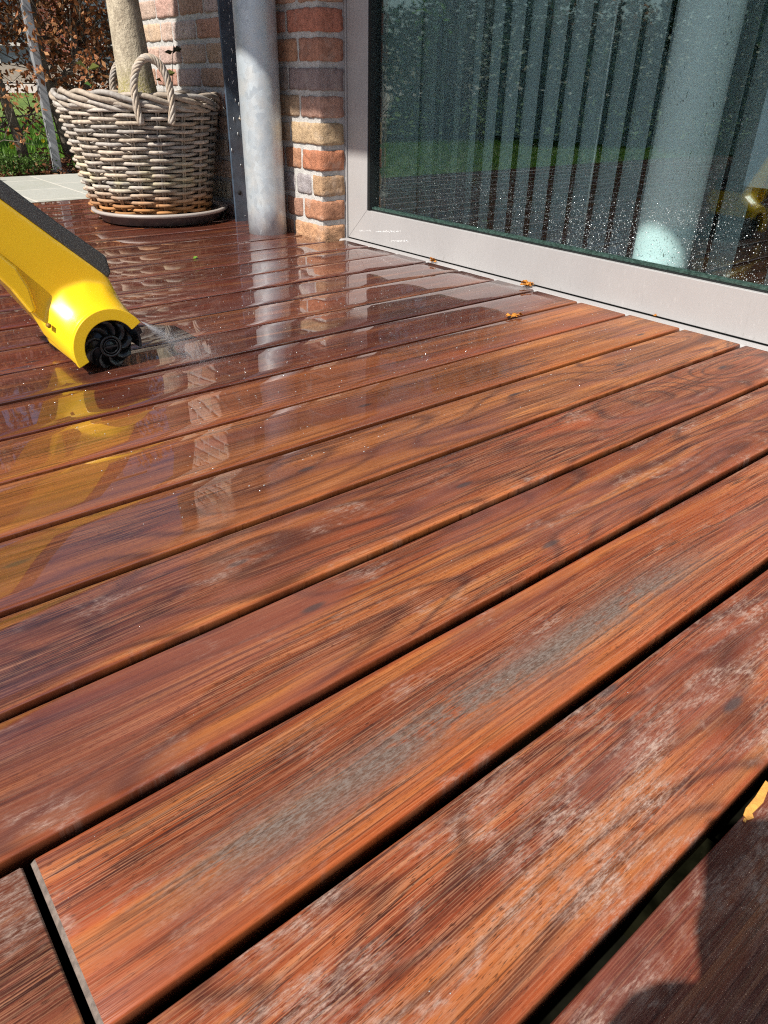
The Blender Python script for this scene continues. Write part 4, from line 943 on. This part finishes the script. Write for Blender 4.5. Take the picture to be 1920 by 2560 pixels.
o = b.build("wood_sliver", simple("pale_orange_wood", (0.60, 0.28, 0.055), 0.6, var=0.2, scale=90, bump=0.3), loc=(0.444, 0.0915, 0.0008), fix=True); o.scale = (0.8, 0.75, 0.8); o.rotation_euler = (R(8), R(-2), R(2)); bevel(o, 0.0006)
tag(o, "pale orange splinter wedged in the gap at the lower right edge", "splinter")
b = MB(); leaf(b, Vector((0, 0, .002)), .009, random.Random(2), (0.25, .5, .06), Vector((.1, -.5, 1)).normalized()); leaf(b, Vector((.006, 0.003, .003)), .006, random.Random(3), (0.25, .5, .06), Vector((-.3, -.6, 1)).normalized())
tag(b.build("leaf_scrap", LEAFG, loc=(1.022, 2.205, 0)), "tiny bright green leaf scrap on the wet boards beyond the scrubber", "leaf")
# ------------------------------------------------------------------ person taking the picture (only the shadow falls into view)
def skin_body(name, joints, edges, mat, parent=None, sub=2):
    me = bpy.data.meshes.new(name); me.from_pydata([j[0] for j in joints], edges, []); o = link(name, me, mat, parent)
    md = o.modifiers.new("skin", 'SKIN'); md.use_smooth_shade = True
    for i, j in enumerate(joints):
        me.skin_vertices[0].data[i].radius = (j[1], j[1] if len(j) < 3 else j[2])
    me.skin_vertices[0].data[0].use_root = True
    md = o.modifiers.new("sub", 'SUBSURF'); md.levels = sub; md.render_levels = sub
    return o
CLO = simple("dark_jacket", (0.03, 0.035, 0.05), 0.85, var=0.3)
SKIN = simple("skin", (0.55, 0.33, 0.24), 0.5, var=0.05)
jt = [((-0.44, -0.50, 0.24), .15), ((-0.42, -0.42, 0.40), .14), ((-0.36, -0.28, 0.56), .145), ((-0.28, -0.19, 0.66), .07), ((-0.24, -0.15, 0.70), .052), ((-0.19, -0.11, 0.72), .082), ((-0.20, -0.12, 0.80), .085),
      ((-0.48, -0.20, 0.52), .065), ((-0.17, -0.125, 0.24), .075), ((-0.048, -0.012, 0.405), .058),
      ((-0.18, -0.42, 0.58), .065), ((-0.03, -0.28, 0.33), .050), ((-0.01, -0.12, 0.42), .036),
      ((-0.55, -0.34, 0.20), .095), ((-0.52, 0.02, 0.26), .07), ((-0.56, -0.16, 0.05), .045), ((-0.50, -0.04, 0.04), .04),
      ((-0.34, -0.62, 0.20), .095), ((-0.13, -0.42, 0.24), .07), ((-0.22, -0.58, 0.05), .045), ((-0.14, -0.50, 0.04), .04)]
ed = [(0, 1), (1, 2), (2, 3), (3, 4), (4, 5), (5, 6), (2, 7), (7, 8), (8, 9), (2, 10), (10, 11), (11, 12), (0, 13), (13, 14), (14, 15), (15, 16), (0, 17), (17, 18), (18, 19), (19, 20)]
person = thing("person", "person crouching behind the camera whose dark shadow falls at lower right", "person", (0, 0, 0))
skin_body("body", jt, ed, CLO, person)
# fingers of the left hand around the phone edge
for (bx, by, bz, ln, tr) in ((-0.052, -0.004, 0.440, .045, .0085), (-0.054, -0.018, 0.422, .050, .009), (-0.050, -0.030, 0.405, .046, .0088), (-0.046, -0.042, 0.390, .040, .008)):
    d = Vector((0.62, 0.20, 0.08)).normalized()
    p = Vector((bx, by, bz)); skin_body("finger", [(tuple(p - Vector((.03, .03, .01))), tr), (tuple(p), tr), (tuple(p + d * ln * .45 - Vector(cf) * 0.012), tr * .95), (tuple(p + d * ln * .72 - Vector(cf) * 0.03), tr * .85)], [(0, 1), (1, 2), (2, 3)], SKIN, person, 1)
ph = thing("smartphone", "dark phone held up by the crouching person", "phone", (0, 0, 0.4816))
b = MB(); b.box(-0.040, 0.040, -0.130, 0.016, 0.006, 0.015)
o = b.build("phone_body", BLK, ph); rot = Matrix.Identity(3)
for i in range(3): rot[i][0] = cr[i]; rot[i][1] = cu[i]; rot[i][2] = -cf[i]
o.rotation_euler = rot.to_euler(); bevel(o, 0.003, 2)
